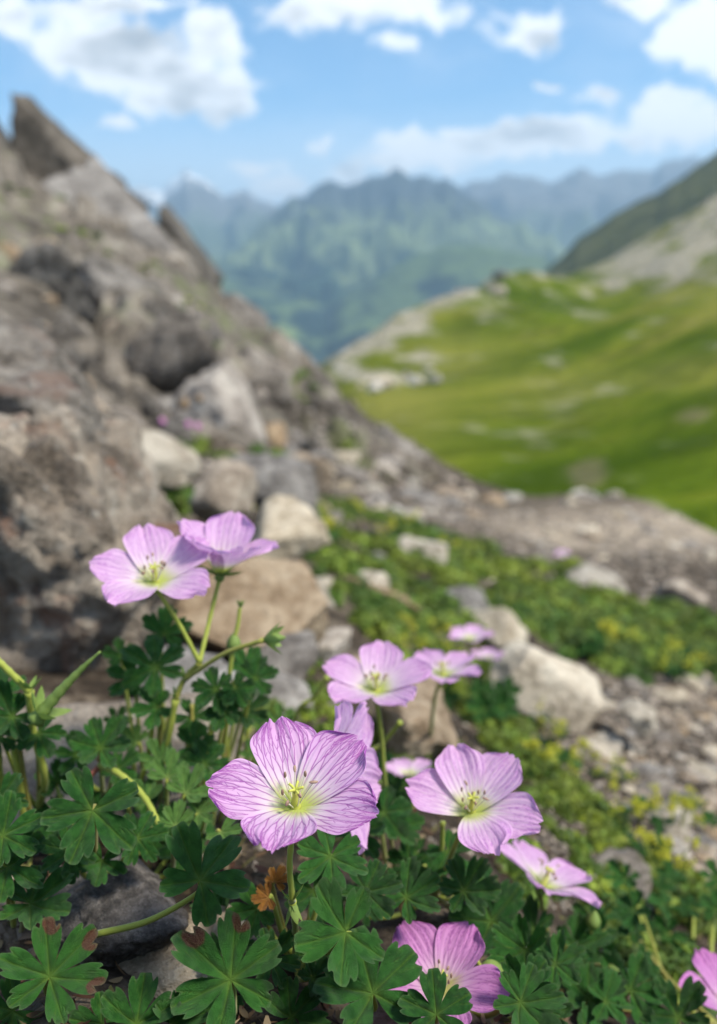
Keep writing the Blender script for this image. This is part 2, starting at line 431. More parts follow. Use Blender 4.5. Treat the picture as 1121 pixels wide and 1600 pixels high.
# strip carrying the ground on behind the camera
row0 = verts[:NA].copy(); back = row0.copy(); back[:, 0] = np.linspace(-6, 6, NA); back[:, 1] = -5; back[:, 2] = -0.55 - 0.35 * back[:, 0]
n0 = len(verts); verts = np.vstack([verts, back])
faces = grid_faces(NB, NA)
st = np.arange(NA - 1); strip = np.stack([n0 + st, n0 + st + 1, st + 1, st], -1)
faces = np.vstack([faces, strip])
ck = np.concatenate([crag.ravel(), np.zeros(NA)])
pathm = np.exp(-((HH + 0.325 - 0.03 * (AA - 0.3)) / 0.035) ** 2) * rel(AA, 0.10, 0.25) * rel(YY, 2.0, 3.0)
pk = np.concatenate([pathm.ravel(), np.zeros(NA)])
mask = np.stack([ck, pk, np.zeros_like(ck)], -1)

G_A0, G_A1, G_B0, G_B1 = float(aa[0]), float(aa[-1]), float(bb[0]), float(bb[-1])
GH = ZZ2 / YY
def gh(a, b):
    fa = np.clip((np.asarray(a) - G_A0) / (G_A1 - G_A0) * (NA - 1), 0, NA - 1.001); fb = np.clip((np.asarray(b) - G_B0) / (G_B1 - G_B0) * (NB - 1), 0, NB - 1.001)
    ia = fa.astype(int); ib = fb.astype(int); ta = fa - ia; tb = fb - ib
    return (GH[ib, ia] * (1 - ta) + GH[ib, ia + 1] * ta) * (1 - tb) + (GH[ib + 1, ia] * (1 - ta) + GH[ib + 1, ia + 1] * ta) * tb
def gz(x, y):
    y = max(y, 0.06); return float(gh(x / y, math.log(y))) * y
def hit(px, py, d0=0.12, d1=30.0):
    ds = np.geomspace(d0, d1, 400)
    p = at(px, py, 1.0); a, e = p.x / p.y, p.z / p.y
    up_ = gh(np.full(400, a), np.log(ds * p.y)) > e
    if not up_.any(): return None
    return p * float(ds[np.argmax(up_)])

m, x = newmat('stony hillside')
a = attr(x, 'Mask'); sp = x.n('ShaderNodeSeparateColor'); x.link(a.outputs['Color'], sp.inputs[0])
g = x.n('ShaderNodeNewGeometry'); P_ = g.outputs['Position']
n1 = x.noise(P_, 0.9, 8, 0.65, 0.3); n2 = x.noise(P_, 6.0, 7, 0.65); n3 = x.noise(P_, 55.0, 5, 0.65); n4 = x.noise(P_, 0.35, 4, 0.6)
v = x.math('ADD', x.math('MULTIPLY', n1, 0.5), x.math('ADD', x.math('MULTIPLY', n2, 0.33), x.math('MULTIPLY', n3, 0.17)))
rockc = x.ramp(x.smooth(v, 0.34, 0.64), [(0.0, (0.022, 0.019, 0.016)), (0.4, (0.092, 0.080, 0.067)), (0.72, (0.19, 0.168, 0.143)), (1.0, (0.36, 0.33, 0.285))])
soilc = x.ramp(x.smooth(x.math('ADD', x.math('MULTIPLY', n3, 0.6), x.math('MULTIPLY', n2, 0.4)), 0.35, 0.65), [(0.0, (0.014, 0.011, 0.008)), (0.55, (0.050, 0.038, 0.028)), (1.0, (0.16, 0.13, 0.098))])
c = x.mix(sp.outputs[0], soilc, rockc)
c = x.mix(x.math('MULTIPLY', sp.outputs[1], 0.85), c, x.mix(x.smooth(n2, 0.3, 0.7), (0.25, 0.205, 0.155), (0.42, 0.355, 0.28)))
gm = x.math('MULTIPLY', x.smooth(x.math('ADD', x.math('MULTIPLY', n4, 0.6), x.math('MULTIPLY', n2, 0.4)), 0.53, 0.60), 0.7)
c = x.mix(x.math('MULTIPLY', gm, sp.outputs[0]), c, x.mix(n3, (0.05, 0.075, 0.02), (0.11, 0.14, 0.03)))
h = x.math('ADD', x.math('MULTIPLY', n2, 0.8), x.math('MULTIPLY', n3, 0.35))
M_HILL = finish(m, x, c, 0.92, h, 0.6, 0.05, 0.15)
tag(link('hillside', mesh('hillside', verts, faces, M_HILL, True, {'Mask': mask})), kind='structure')

# ------------------------------------------------------------------ valley hill with grass, scree slope
VAL = [(505, 578, 240), (560, 545, 260), (620, 508, 290), (680, 472, 320), (730, 440, 350), (780, 415, 390), (830, 417, 420), (880, 424, 460),
       (930, 415, 520), (980, 380, 560), (1040, 345, 600), (1121, 318, 620), (1300, 240, 650), (1500, 180, 650),
       (930, 445, 430), (1000, 445, 420), (1060, 430, 400), (1121, 400, 390), (1300, 330, 380),
       (560, 612, 180), (640, 600, 200), (700, 640, 150), (620, 680, 115), (640, 720, 100), (720, 780, 80), (850, 700, 120), (1000, 600, 180), (1121, 520, 220), (1300, 480, 230),
       (1121, 700, 95), (1121, 830, 62), (1000, 780, 65), (900, 790, 65), (780, 560, 230), (900, 500, 310), (900, 600, 190), (1000, 690, 110), (1300, 700, 90), (1500, 700, 85),
       (800, 650, 150), (760, 480, 310), (840, 460, 370), (700, 540, 260),
       (600, 860, 60), (900, 950, 45), (1200, 1000, 40), (1500, 1050, 38), (420, 760, 160), (300, 820, 200), (100, 850, 250), (440, 640, 230), (-300, 850, 250)]
VSIL = VAL[:14]
VAL2 = list(VAL)
for (px, py, d) in VSIL:
    VAL2.append((px, py + 40, d * 1.25)); VAL2.append((px, py + 130, d * 1.8))
VAL2 += [(420, 700, 400), (300, 720, 500), (100, 740, 600), (-300, 740, 600)]
VF_ = Field(VAL2)
na, nb = 340, 300
aa = np.linspace(-0.9, 1.05, na); bb = np.linspace(math.log(36), math.log(1000), nb)
AA, BB = np.meshgrid(aa, bb); YY = np.exp(BB); XX = AA * YY
ZZ = VF_.h(AA, BB) * YY
for i in range(nb):
    for j in range(na):
        xx, y_ = XX[i, j], YY[i, j]
        u_ = xx * 0.75 + y_ * 0.66; w_ = -xx * 0.66 + y_ * 0.75
        ZZ[i, j] += y_ * (0.012 * fract(u_ * 0.005, w_ * 0.030, 1.0, 5) + 0.021 * (mn.noise(Vector((u_ * 0.004, w_ * 0.014, 5.0)))) + 0.010 * mn.noise(Vector((xx * 0.016, y_ * 0.012, 8.0))))
verts = np.stack([XX, YY, ZZ], -1).reshape(-1, 3)
e_ = (ZZ / YY)
def blobmask(lst):
    mk = np.zeros_like(AA)
    for (px, py, rx, ry, s_) in lst:
        a0, e0 = ab(px, py); a1, _ = ab(px + rx, py); _, e1 = ab(px, py - ry)
        mk = np.maximum(mk, s_ * np.exp(-(((AA - a0) / (a1 - a0)) ** 2 + ((e_ - e0) / (e1 - e0)) ** 2)))
    return mk
scree = blobmask([(1010, 410, 120, 40, 1.0), (1110, 370, 90, 40, 1.0), (1180, 330, 120, 50, 1), (530, 568, 40, 16, 1.), (560, 550, 42, 17, 1.), (590, 532, 42, 17, 1.), (620, 514, 42, 18, 1.), (650, 494, 42, 20, 1.), (680, 474, 42, 20, 1.), (710, 454, 42, 20, 1.), (742, 436, 42, 18, .9), (778, 420, 44, 14, .9), (590, 592, 80, 14, .9), (640, 560, 50, 12, .7), (870, 425, 50, 12, .9), (760, 425, 50, 14, .7), (660, 570, 40, 10, .6)])
dirt = blobmask([(920, 740, 50, 40, 1.0), (880, 790, 60, 16, .9), (1090, 650, 60, 18, .8), (940, 790, 120, 16, .8), (1040, 800, 60, 14, .6), (800, 480, 90, 14, .5)])
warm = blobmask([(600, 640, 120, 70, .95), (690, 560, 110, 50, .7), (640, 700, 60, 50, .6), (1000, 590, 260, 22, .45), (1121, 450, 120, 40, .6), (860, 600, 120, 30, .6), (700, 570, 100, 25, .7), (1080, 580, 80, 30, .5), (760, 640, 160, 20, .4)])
m, x = newmat('alpine meadow')
a = attr(x, 'Mask'); sp = x.n('ShaderNodeSeparateColor'); x.link(a.outputs['Color'], sp.inputs[0])
g = x.n('ShaderNodeNewGeometry')
mp = x.n('ShaderNodeMapping'); mp.vector_type = 'TEXTURE'; mp.inputs['Rotation'].default_value = (0, 0, R_(43)); mp.inputs['Scale'].default_value = (4.0, 0.8, 1.6)
x.link(g.outputs['Position'], mp.inputs[0]); P_ = mp.outputs[0]
n1 = x.noise(P_, 0.022, 6, 0.6, 0.5); n2 = x.noise(P_, 0.10, 6, 0.65); n3 = x.noise(g.outputs['Position'], 0.6, 4, 0.6)
v = x.math('ADD', x.math('MULTIPLY', n1, 0.6), x.math('ADD', x.math('MULTIPLY', n2, 0.28), x.math('MULTIPLY', n3, 0.12)))
c = x.ramp(x.smooth(v, 0.36, 0.64), [(0.0, (0.034, 0.064, 0.006)), (0.4, (0.076, 0.112, 0.010)), (0.7, (0.130, 0.155, 0.017)), (1.0, (0.190, 0.180, 0.042))])
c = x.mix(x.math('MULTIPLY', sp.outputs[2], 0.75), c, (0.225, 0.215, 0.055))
c = x.mix(x.smooth(n2, 0.48, 0.66, 0.0, 0.65), c, (0.028, 0.055, 0.006))
rk = x.mix(x.smooth(n3, 0.35, 0.65), (0.20, 0.18, 0.14), (0.46, 0.42, 0.35))
c = x.mix(x.smooth(x.math('ADD', sp.outputs[0], x.math('MULTIPLY', x.math('SUBTRACT', x.noise(g.outputs['Position'], 0.05, 6, 0.65), 0.5), 3.0)), 0.15, 0.80, 0, 0.88), c, rk)
c = x.mix(x.smooth(x.noise(g.outputs['Position'], 0.055, 8, 0.68), 0.50, 0.66, 0.0, 0.45), c, (0.045, 0.060, 0.012))
c = x.mix(x.smooth(x.math('ADD', sp.outputs[1], x.math('MULTIPLY', x.math('SUBTRACT', n2, 0.5), 1.6)), 0.5, 0.9, 0, 0.55), c, (0.16, 0.135, 0.085))
M_VAL = finish(m, x, c, 1.0, x.math('ADD', n3, x.math('MULTIPLY', n2, 3.0)), 0.7, 2.0, 0.0)
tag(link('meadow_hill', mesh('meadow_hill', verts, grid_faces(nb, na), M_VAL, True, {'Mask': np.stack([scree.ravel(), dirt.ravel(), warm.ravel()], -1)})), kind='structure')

# ------------------------------------------------------------------ mountain ranges
def mountain(name, sil, Y0, depth, foot, mat, seed, amp, jag, back=0.25, na=420, nb=150):
    A0 = [ab(px, py) for px, py in sil]
    xs = np.array([q[0] for q in A0]); hs = np.array([q[1] for q in A0])
    aa = np.linspace(xs[0], xs[-1], na); hh = np.interp(aa, xs, hs)
    yy = np.concatenate([np.linspace(1 - depth, 1, int(nb * .8)), np.linspace(1, 1 + back, nb - int(nb * .8) + 1)[1:]]) * Y0
    Z = np.zeros((nb, na)); X = np.zeros((nb, na)); Y = np.zeros((nb, na))
    for j, (a_, h_) in enumerate(zip(aa, hh)):
        yr = Y0 * (1 + 0.05 * mn.noise(Vector((a_ * 6, seed, 0))))
        jz = h_ + jag * (mn.fractal(Vector((a_ * 38, seed, 2)), 0.8, 2.2, 5))
        for i, y_ in enumerate(yy):
            xw = a_ * y_
            if y_ <= yr:
                t = (yr - y_) / (Y0 * depth)
                base = jz * yr * (1 - t) + foot * t
                base -= 0.10 * (jz * yr - foot) * math.sin(min(t, 1) * math.pi)
                n_ = mn.ridged_multi_fractal(Vector(((xw + .55 * y_) / 1150.0, (y_ - .5 * xw) / 1250.0, seed)), 0.85, 2.1, 6, 1.0, 2.0) - 1.0
                base += amp * n_ * min(1.0, t * 3.5) * (1 - 0.4 * t)
            else:
                t = (y_ - yr) / (Y0 * back)
                base = jz * yr * (1 - 0.8 * t)
            X[i, j] = xw; Y[i, j] = y_; Z[i, j] = base
    return tag(link(name, mesh(name, np.stack([X, Y, Z], -1).reshape(-1, 3), grid_faces(nb, na), mat)), kind='structure')

def mtn_mat(name, forest, meadow, rock, zf, zr, snow=None, mscale=1.0, sun_patch=None):
    m, x = newmat(name)
    g = x.n('ShaderNodeNewGeometry'); s = x.n('ShaderNodeSeparateXYZ'); x.link(g.outputs['Position'], s.inputs[0])
    n1 = x.noise(g.outputs['Position'], 0.0016 * mscale, 6, 0.6, 0.4); n2 = x.noise(g.outputs['Position'], 0.008 * mscale, 6, 0.65)
    v = x.math('ADD', s.outputs[2], x.math('MULTIPLY', x.math('SUBTRACT', n1, 0.5), 2600.0))
    c = x.mix(x.smooth(v, zf - 160, zf + 160), forest, meadow)
    c = x.mix(x.smooth(x.math('ADD', s.outputs[2], x.math('MULTIPLY', x.math('SUBTRACT', n2, 0.5), 1100.0)), zr - 150, zr + 200), c, rock)
    c = x.mix(x.smooth(n2, 0.3, 0.75, 0.0, 0.55), c, x.mix(0.5, rock, forest))
    if snow:
        d_ = x.vec('DISTANCE', g.outputs['Position'], snow[0]).outputs['Value']
        sm = x.math('ADD', x.smooth(d_, 0.0, snow[1], 0.36, -0.35), x.math('MULTIPLY', x.math('SUBTRACT', x.noise(g.outputs['Position'], 0.006, 5, 0.65), 0.5), 1.5))
        c = x.mix(x.smooth(sm, 0.06, 0.16), c, (0.8, 0.82, 0.85))
    if sun_patch:  # valley meadow with its patch of sunlight painted in as lighter green
        d_ = x.vec('DISTANCE', g.outputs['Position'], sun_patch[0]).outputs['Value']
        c = x.mix(x.smooth(x.math('ADD', x.smooth(d_, 0.0, sun_patch[1], 0.6, -0.3), x.math('SUBTRACT', n2, 0.5)), 0.05, 0.3, 0.0, 0.8), c, (0.24, 0.30, 0.09))
    return finish(m, x, c, 0.95, n2, 0.5, 60.0, 0.05)

sil_far = [(-700, 250), (-300, 230), (0, 280), (150, 300), (215, 292), (250, 298), (272, 280), (292, 262), (314, 278), (335, 288), (352, 306), (380, 297), (405, 308), (432, 325), (470, 318), (560, 300), (700, 300),
           (735, 284), (760, 284), (790, 264), (820, 280), (850, 277), (880, 280), (912, 259), (940, 274), (980, 266), (1010, 268), (1040, 252), (1085, 244), (1150, 260), (1300, 250), (1700, 240)]
snow_p = at(300, 300, 11800)
M_MF = mtn_mat('far range', (0.035, 0.065, 0.045), (0.11, 0.15, 0.08), (0.15, 0.145, 0.145), -200, 650, (snow_p, 2000))
mountain('far_mountains', sil_far, 12000, 0.42, -500, M_MF, 3.1, 420, 0.006)
sil_mid = [(250, 470), (330, 420), (400, 360), (436, 330), (455, 305), (475, 298), (515, 280), (540, 286), (568, 288), (585, 274), (605, 276), (626, 262), (645, 278), (668, 274), (690, 276), (715, 290), (760, 325), (820, 352), (870, 380), (930, 420), (1050, 470)]
M_MM = mtn_mat('green massif', (0.016, 0.042, 0.026), (0.175, 0.225, 0.105), (0.055, 0.065, 0.072), 60, 470)
mountain('green_mountain', sil_mid, 8200, 0.38, -700, M_MM, 7.7, 460, 0.008)
sil_for = [(-400, 400), (150, 420), (300, 440), (350, 455), (400, 470), (450, 490), (510, 500), (545, 470), (590, 440), (640, 402), (690, 385), (740, 380), (790, 390), (860, 405), (930, 420), (1100, 440)]
M_MB = mtn_mat('forest slope', (0.008, 0.024, 0.020), (0.11, 0.16, 0.055), (0.06, 0.07, 0.06), -150, 500, None, 1.6, (at(440, 488, 5100), 420))
mountain('forest_mountain', sil_for, 5600, 0.42, -1150, M_MB, 5.2, 190, 0.002)
sil_dark = [(800, 470), (850, 425), (880, 400), (905, 372), (960, 335), (1000, 312), (1030, 298), (1075, 268), (1121, 238), (1200, 190), (1400, 120), (1700, 60)]
M_MD = mtn_mat('dark grass slope', (0.050, 0.062, 0.026), (0.095, 0.105, 0.040), (0.12, 0.105, 0.085), 60, 420, None, 6.0)
mountain('dark_slope', sil_dark, 1500, 0.45, -60, M_MD, 9.4, 35, 0.002, 0.3, 260, 120)
# plain far below that closes the ground to the horizon
m, x = newmat('valley floor'); g = x.n('ShaderNodeNewGeometry')
M_PLAIN = finish(m, x, x.mix(x.smooth(x.noise(g.outputs['Position'], 0.003, 6, 0.6), 0.35, 0.65), (0.03, 0.06, 0.03), (0.12, 0.16, 0.06)), 0.95)
s_ = 26000
tag(link('valley_floor', mesh('valley_floor', [(-s_, -s_, -1160), (s_, -s_, -1160), (s_, s_, -1160), (-s_, s_, -1160)], [(0, 1, 2, 3)], M_PLAIN)), kind='structure')

# ------------------------------------------------------------------ haze
m, x = newmat('mountain air')
pv = x.n('ShaderNodeVolumePrincipled'); pv.inputs['Color'].default_value = (0.47, 0.74, 1.0, 1); pv.inputs['Density'].default_value = 0.000088
pv.inputs['Anisotropy'].default_value = 0.1
ou = x.n('ShaderNodeOutputMaterial'); x.link(pv.outputs[0], ou.inputs['Volume'])
hb = 27000.0; z0, z1 = -1162.0, 1700.0
hv = [(-hb, -hb, z0), (hb, -hb, z0), (hb, hb, z0), (-hb, hb, z0), (-hb, -hb, z1), (hb, -hb, z1), (hb, hb, z1), (-hb, hb, z1)]
hf = [(3, 2, 1, 0), (4, 5, 6, 7), (0, 1, 5, 4), (1, 2, 6, 5), (2, 3, 7, 6), (3, 0, 4, 7)]
tag(link('haze', mesh('haze', hv, hf, m, False)), kind='stuff')

# ------------------------------------------------------------------ rocks
def ico(sub):
    bm = bmesh.new(); bmesh.ops.create_icosphere(bm, subdivisions=sub, radius=1.0)
    v = np.array([q.co[:] for q in bm.verts]); f = np.array([[q.index for q in fa.verts] for fa in bm.faces]); bm.free()
    return v, f
ICO = {k: ico(k) for k in (2, 3, 4, 5, 6)}

def rock_verts(seed, sub=4, planes=11, sharp=26, rgh=0.09, lo=0.55, bumps=1.7, extra=None, strata=0.0, asp=(1, 1, 1), faces=None, blk=.055):
    rng = np.random.default_rng(seed)
    V, F = ICO[sub]
    dirs = V / np.linalg.norm(V, axis=1, keepdims=True)
    def poly(n, lo, hi, off=(0, 0, 0)):
        N = rng.normal(size=(n, 3)); N /= np.linalg.norm(N, axis=1, keepdims=True)
        N = np.vstack([N, np.eye(3), -np.eye(3)]); Dd = np.concatenate([rng.uniform(lo, hi, n), np.full(6, hi)])
        Dd = Dd + N @ np.array(off)
        Dd = np.maximum(Dd, 0.12)
        if faces is not None:
            N = np.array([q[:3] for q in faces], float); N /= np.linalg.norm(N, axis=1, keepdims=True); Dd = np.array([q[3] for q in faces], float)
        c = dirs @ N.T
        r = np.where(c > 1e-3, Dd / np.maximum(c, 1e-3), 50.0)
        return (np.power(r, -sharp).sum(1)) ** (-1.0 / sharp)
    r = poly(planes, lo, 1.0)
    for off in (extra or []):
        r = np.maximum(r, poly(planes, lo * 0.8, 0.85, off))
    out = np.empty_like(r)
    so_ = float(rng.uniform(0, 50))
    for i, d in enumerate(dirs):
        p = Vector((d[0] * asp[0], d[1] * asp[1], d[2] * asp[2])) * float(r[i])
        n_ = mn.fractal(p * bumps + Vector((so_, 0, 0)), 0.85, 2.1, 5)
        n2 = mn.ridged_multi_fractal(p * bumps * 1.4 + Vector((0, so_, 0)), 0.9, 2.2, 4, 1.0, 2.0) - 1.0
        q = r[i] * (1 + rgh * n_ - rgh * 0.35 * n2)
        wv = p * bumps * 1.9 + Vector((n_ * .5, so_, n2 * .12))
        q *= 1 + blk * (mn.cell(wv) * .6 + mn.cell(wv * 2.3) * .35)
        if strata: q *= 1 + strata * math.sin(p.z * 16 + 3 * n_)
        out[i] = q
    return dirs * out[:, None], F

ROCKN = [0]
def rock(name, loc, size, mat, seed, label, cat='rock', group=None, rot=(0, 0, 0), sub=4, kind=None, **kw):
    mx = max(size); asp = tuple(q / mx for q in size)
    v, f = rock_verts(seed, sub, asp=asp, **kw)
    o = link(name, mesh(name, v * np.array(asp), f, mat, True), None, loc, None, (mx, mx, mx))
    o.rotation_euler = rot
    return tag(o, label, cat, group, kind)

def rpx(px, py, d, wpx, hpx, depth, mat, seed, label, name='rock', rot=(0, 0, 0), **kw):
    """rock whose centre shows at (px, py); wpx/hpx its extent at that distance, depth its thickness in metres"""
    k = d / FPX / 2 * 1.12
    return rock(name, at(px, py, d), (wpx * k, depth / 2, hpx * k), mat, seed, label, rot=rot, **kw)

# near and middle-distance stones
rpx(62, 940, .50, 370, 500, .22, M_BOULD, 11, 'large rust-stained grey boulder at the left edge', 'boulder', (R_(-4), R_(10), R_(10)), sub=6, planes=12, sharp=26, rgh=.14, lo=.62, extra=[(-.25, -.1, .3), (.2, -.3, -.2)], bumps=3.0)
rpx(20, 640, .54, 290, 210, .20, M_BOULD, 23, 'rough brown rock capping the top of the large left boulder', 'boulder', (R_(10), R_(24), R_(10)), sub=6, planes=11, sharp=26, rgh=.13, bumps=3.0)
BLOCK = [(.06, -.38, 1, .40), (0, 0, -1, .9), (-.40, -.9, -.28, .60), (.80, -.6, -.06, .66), (.9, .5, 0, .9), (-.95, .2, .1, .92), (0, 1, .2, .9)]
rpx(395, 965, .50, 225, 112, .11, M_TAN, 31, 'tan angular block with a flat pale top behind the left flowers', 'rock', (R_(14), R_(4), R_(2)), sub=6, faces=BLOCK, sharp=140, rgh=.03, blk=.02)
rpx(442, 842, .66, 115, 90, .10, M_PALE, 37, 'pale cream stone just above the tan angular block', 'rock', (0, R_(8), R_(-15)), sub=5, planes=9, rgh=.06)
rpx(355, 782, .95, 90, 90, .08, M_TAN, 41, 'rounded brown stone left of the brown-grey jagged rock', 'rock', (0, R_(20), 0), planes=9, rgh=.07)
rpx(425, 765, 1.1, 110, 90, .10, M_GREY, 43, 'brown-grey jagged rock above the pale cream stone', 'rock', (0, R_(15), R_(30)), planes=8, rgh=.09)
rpx(480, 733, 1.6, 70, 50, .1, M_TAN, 47, 'small tan stone lying at the foot of the crag', 'rock', (0, R_(10), 0), planes=8)
rpx(230, 715, 1.15, 140, 80, .12, M_PALE, 53, 'pale grey rock right behind the large left boulder', 'rock', (0, R_(10), R_(20)), planes=10, sub=5)
rpx(440, 1045, .46, 110, 75, .06, M_GREY, 59, 'grey stone under the tan angular block', 'rock', (0, R_(-8), R_(10)), planes=9)
rpx(440, 1085, .42, 110, 60, .06, M_GREY, 61, 'flat grey stone at the right of the left stems', 'rock', (0, R_(6), R_(30)), planes=9)
rpx(515, 1012, .55, 60, 42, .04, M_TAN, 67, 'small orange-tan stone beside the grey stones', 'rock', (0, 0, 0), planes=8)
rpx(650, 1125, .40, 120, 90, .06, M_TAN, 71, 'light brown stone behind the side-facing flower', 'rock', (0, R_(12), R_(20)), planes=9, sub=5)
rpx(852, 1074, .62, 165, 80, .09, M_PALE, 73, 'big cream boulder on the right among the green plants', 'boulder', (R_(18), R_(46), R_(4)), sub=5, planes=9, rgh=.05, sharp=24)
rpx(725, 960, .95, 80, 70, .08, M_GREY, 79, 'grey pointed stone above the small distant pink flowers', 'rock', (0, R_(25), 0), planes=8)
rpx(785, 985, .85, 80, 60, .08, M_PALE, 83, 'pale stone leaning on top of the big cream boulder', 'rock', (0, R_(40), 0), planes=9)
rpx(600, 935, .85, 130, 36, .06, M_TAN, 89, 'long flat tan stone sunk in the middle green mat', 'rock', (0, R_(24), R_(10)), planes=9)
rpx(660, 872, 1.3, 70, 44, .08, M_PALE, 97, 'pale stone in the upper part of the green mat', 'rock', (0, R_(5), 0), planes=9)
rpx(930, 920, 1.6, 120, 46, .12, M_PALE, 101, 'wide cream stone showing through the upper right mat', 'rock', (0, R_(16), 0), planes=9)
rpx(980, 1418, .36, 105, 95, .05, M_GREY, 103, 'grey layered stone at lower right below the leaning flower', 'rock', (R_(8), R_(14), R_(20)), sub=5, planes=9, strata=.02)
rpx(985, 1485, .36, 90, 46, .05, M_DARK, 107, 'brown flat stone under the grey layered stone', 'rock', (0, R_(20), R_(-20)), planes=9)
rpx(885, 1350, .42, 95, 60, .05, M_PALE, 109, 'pale stone half hidden behind the leaning flower', 'rock', (0, R_(10), 0), planes=9)
rpx(182, 1425, .200, 190, 105, .032, M_DARK, 113, 'dark grey cracked stone lying on the pale slab in front', 'rock', (R_(10), R_(8), R_(12)), sub=6, planes=10, rgh=.07, bumps=2.2)
rpx(195, 1545, .194, 320, 130, .03, M_PALE, 127, 'pale flat slab under the dark stone at lower left', 'rock', (R_(4), R_(-4), R_(6)), sub=6, planes=9, rgh=.05, lo=.65)
rpx(130, 1215, .285, 420, 130, .08, M_TAN, 131, 'flat beige stone behind the stems below the large boulder', 'rock', (R_(8), R_(2), R_(4)), sub=5, planes=9, rgh=.05, lo=.65)
rpx(280, 1090, .38, 140, 90, .06, M_GREY, 137, 'grey stone in the dark gap right of the large boulder', 'rock', (0, R_(8), R_(40)), planes=9)
rpx(1070, 930, 1.7, 70, 40, .1, M_TAN, 139, 'brown stone at the border of the gravel and the right mat', 'rock', (0, R_(10), 0), planes=8)
rpx(1000, 1120, .62, 60, 40, .04, M_PALE, 149, 'white-grey stone topmost of the right-hand scree', 'rock', (0, R_(10), 0), planes=8)

# crag outcrops
OUT = 'rock outcrops of the left crag'
WEDGE = [(-1, 0, .12, .5), (.72, -.1, .70, .42), (0, 0, -1, .9), (.1, -1, .25, .5), (0, 1, .1, .6), (1, 0, -.2, 1.0), (.5, -.8, .5, .52)]
rpx(98, 282, 12.5, 215, 225, 2.2, M_SPIRE, 211, 'tall dark pointed rock spire against the sky at upper left', 'rock_outcrop', (0, R_(-3), R_(4)), group=OUT, sub=5, faces=WEDGE, sharp=40, rgh=.05, bumps=3)
rpx(-28, 258, 13.6, 170, 230, 2.0, M_SPIRE, 223, 'brown rock fin at the upper left frame edge', 'rock_outcrop', (0, R_(4), 0), group=OUT, sub=5, faces=WEDGE, sharp=40, rgh=.06, bumps=3)
rpx(195, 350, 12.2, 100, 190, 1.2, M_GREY, 227, 'pale grey smooth slab below the dark pointed spire', 'rock_outcrop', (0, R_(-44), 0), group=OUT, sub=5, planes=8, rgh=.06)
rpx(284, 405, 13.2, 100, 150, 1.4, M_SPIRE, 229, 'dark narrow rock tooth on the skyline left of the mountains', 'rock_outcrop', (0, R_(-4), 0), group=OUT, sub=5, faces=WEDGE, sharp=40, rgh=.05, bumps=3)
rpx(375, 500, 13.5, 70, 80, 1.0, M_CRAG, 233, 'low dark knob at the end of the crag skyline', 'rock_outcrop', (0, R_(-20), 0), group=OUT, planes=8)
rpx(180, 480, 8.0, 110, 150, .9, M_CRAG, 239, 'brown leaning slab in the middle of the crag', 'rock_outcrop', (0, R_(-38), 0), group=OUT, sub=5, planes=6, lo=.45, blk=.10)
rpx(345, 670, 3.6, 110, 150, .5, M_GREY, 241, 'blue-grey rock face at the foot of the crag', 'rock_outcrop', (0, R_(-20), R_(10)), group=OUT, sub=5, planes=8)
rpx(255, 570, 5.0, 160, 120, .7, M_CRAG, 251, 'broad tan-brown rock bulge above the blue-grey face', 'rock_outcrop', (0, R_(-30), 0), group=OUT, sub=5, planes=9)
rpx(60, 470, 6.5, 150, 110, .8, M_CRAG, 257, 'brown lump of rock left of the leaning slab', 'rock_outcrop', (0, R_(-25), 0), group=OUT, sub=5, planes=6, lo=.45, blk=.10)
rpx(395, 600, 7.5, 110, 90, .8, M_GREY, 263, 'grey rib of rock on the right side of the crag', 'rock_outcrop', (0, R_(-42), 0), group=OUT, sub=5, planes=9)
rpx(90, 405, 9.5, 120, 80, .9, M_CRAG, 269, 'dark lumpy rock under the green strip on the crag', 'rock_outcrop', (0, R_(-30), 0), group=OUT, sub=5, planes=6, lo=.45, blk=.10)
rpx(650, 735, 7.5, 150, 60, .9, M_GREY, 271, 'grey ledge on the lower edge of the ridge', 'rock_outcrop', (0, R_(38), 0), group=OUT, sub=5, planes=8)

# shared stone meshes for scattered stones
random.seed(5)
STONE = {}
for nm, mt in (('tan', M_TAN), ('pale', M_PALE), ('grey', M_GREY), ('crag', M_CRAG)):
    STONE[nm] = []
    for k in range(4):
        v, f = rock_verts(300 + k * 7 + len(nm), 3, planes=6, rgh=.07, sharp=30, lo=.45)
        STONE[nm].append(mesh('stone', v, f, mt))

def scatter(name, n, region, size, kinds, label, cat, group, seed, flat=0.6, sink=0.15):
    rr = random.Random(seed); made = 0; tries = 0
    while made < n and tries < n * 12:
        tries += 1
        px = rr.uniform(region[0], region[2]); py = rr.uniform(region[1], region[3])
        if len(region) > 4 and not region[4](px, py): continue
        p = hit(px, py)
        if p is None: continue
        s_ = size(rr, p.y)
        o = link(name, rr.choice(STONE[rr.choice(kinds)]), None, (p.x, p.y, p.z - s_ * 0.12), None, (s_ * rr.uniform(.7, 1.2), s_ * rr.uniform(.7, 1.1), s_ * rr.uniform(.6, 1) * flat * 1.3))
        o.rotation_euler = (rr.uniform(-.4, .4), rr.uniform(-.4, .4), rr.uniform(0, 6.3))
        tag(o, label, cat, group); made += 1

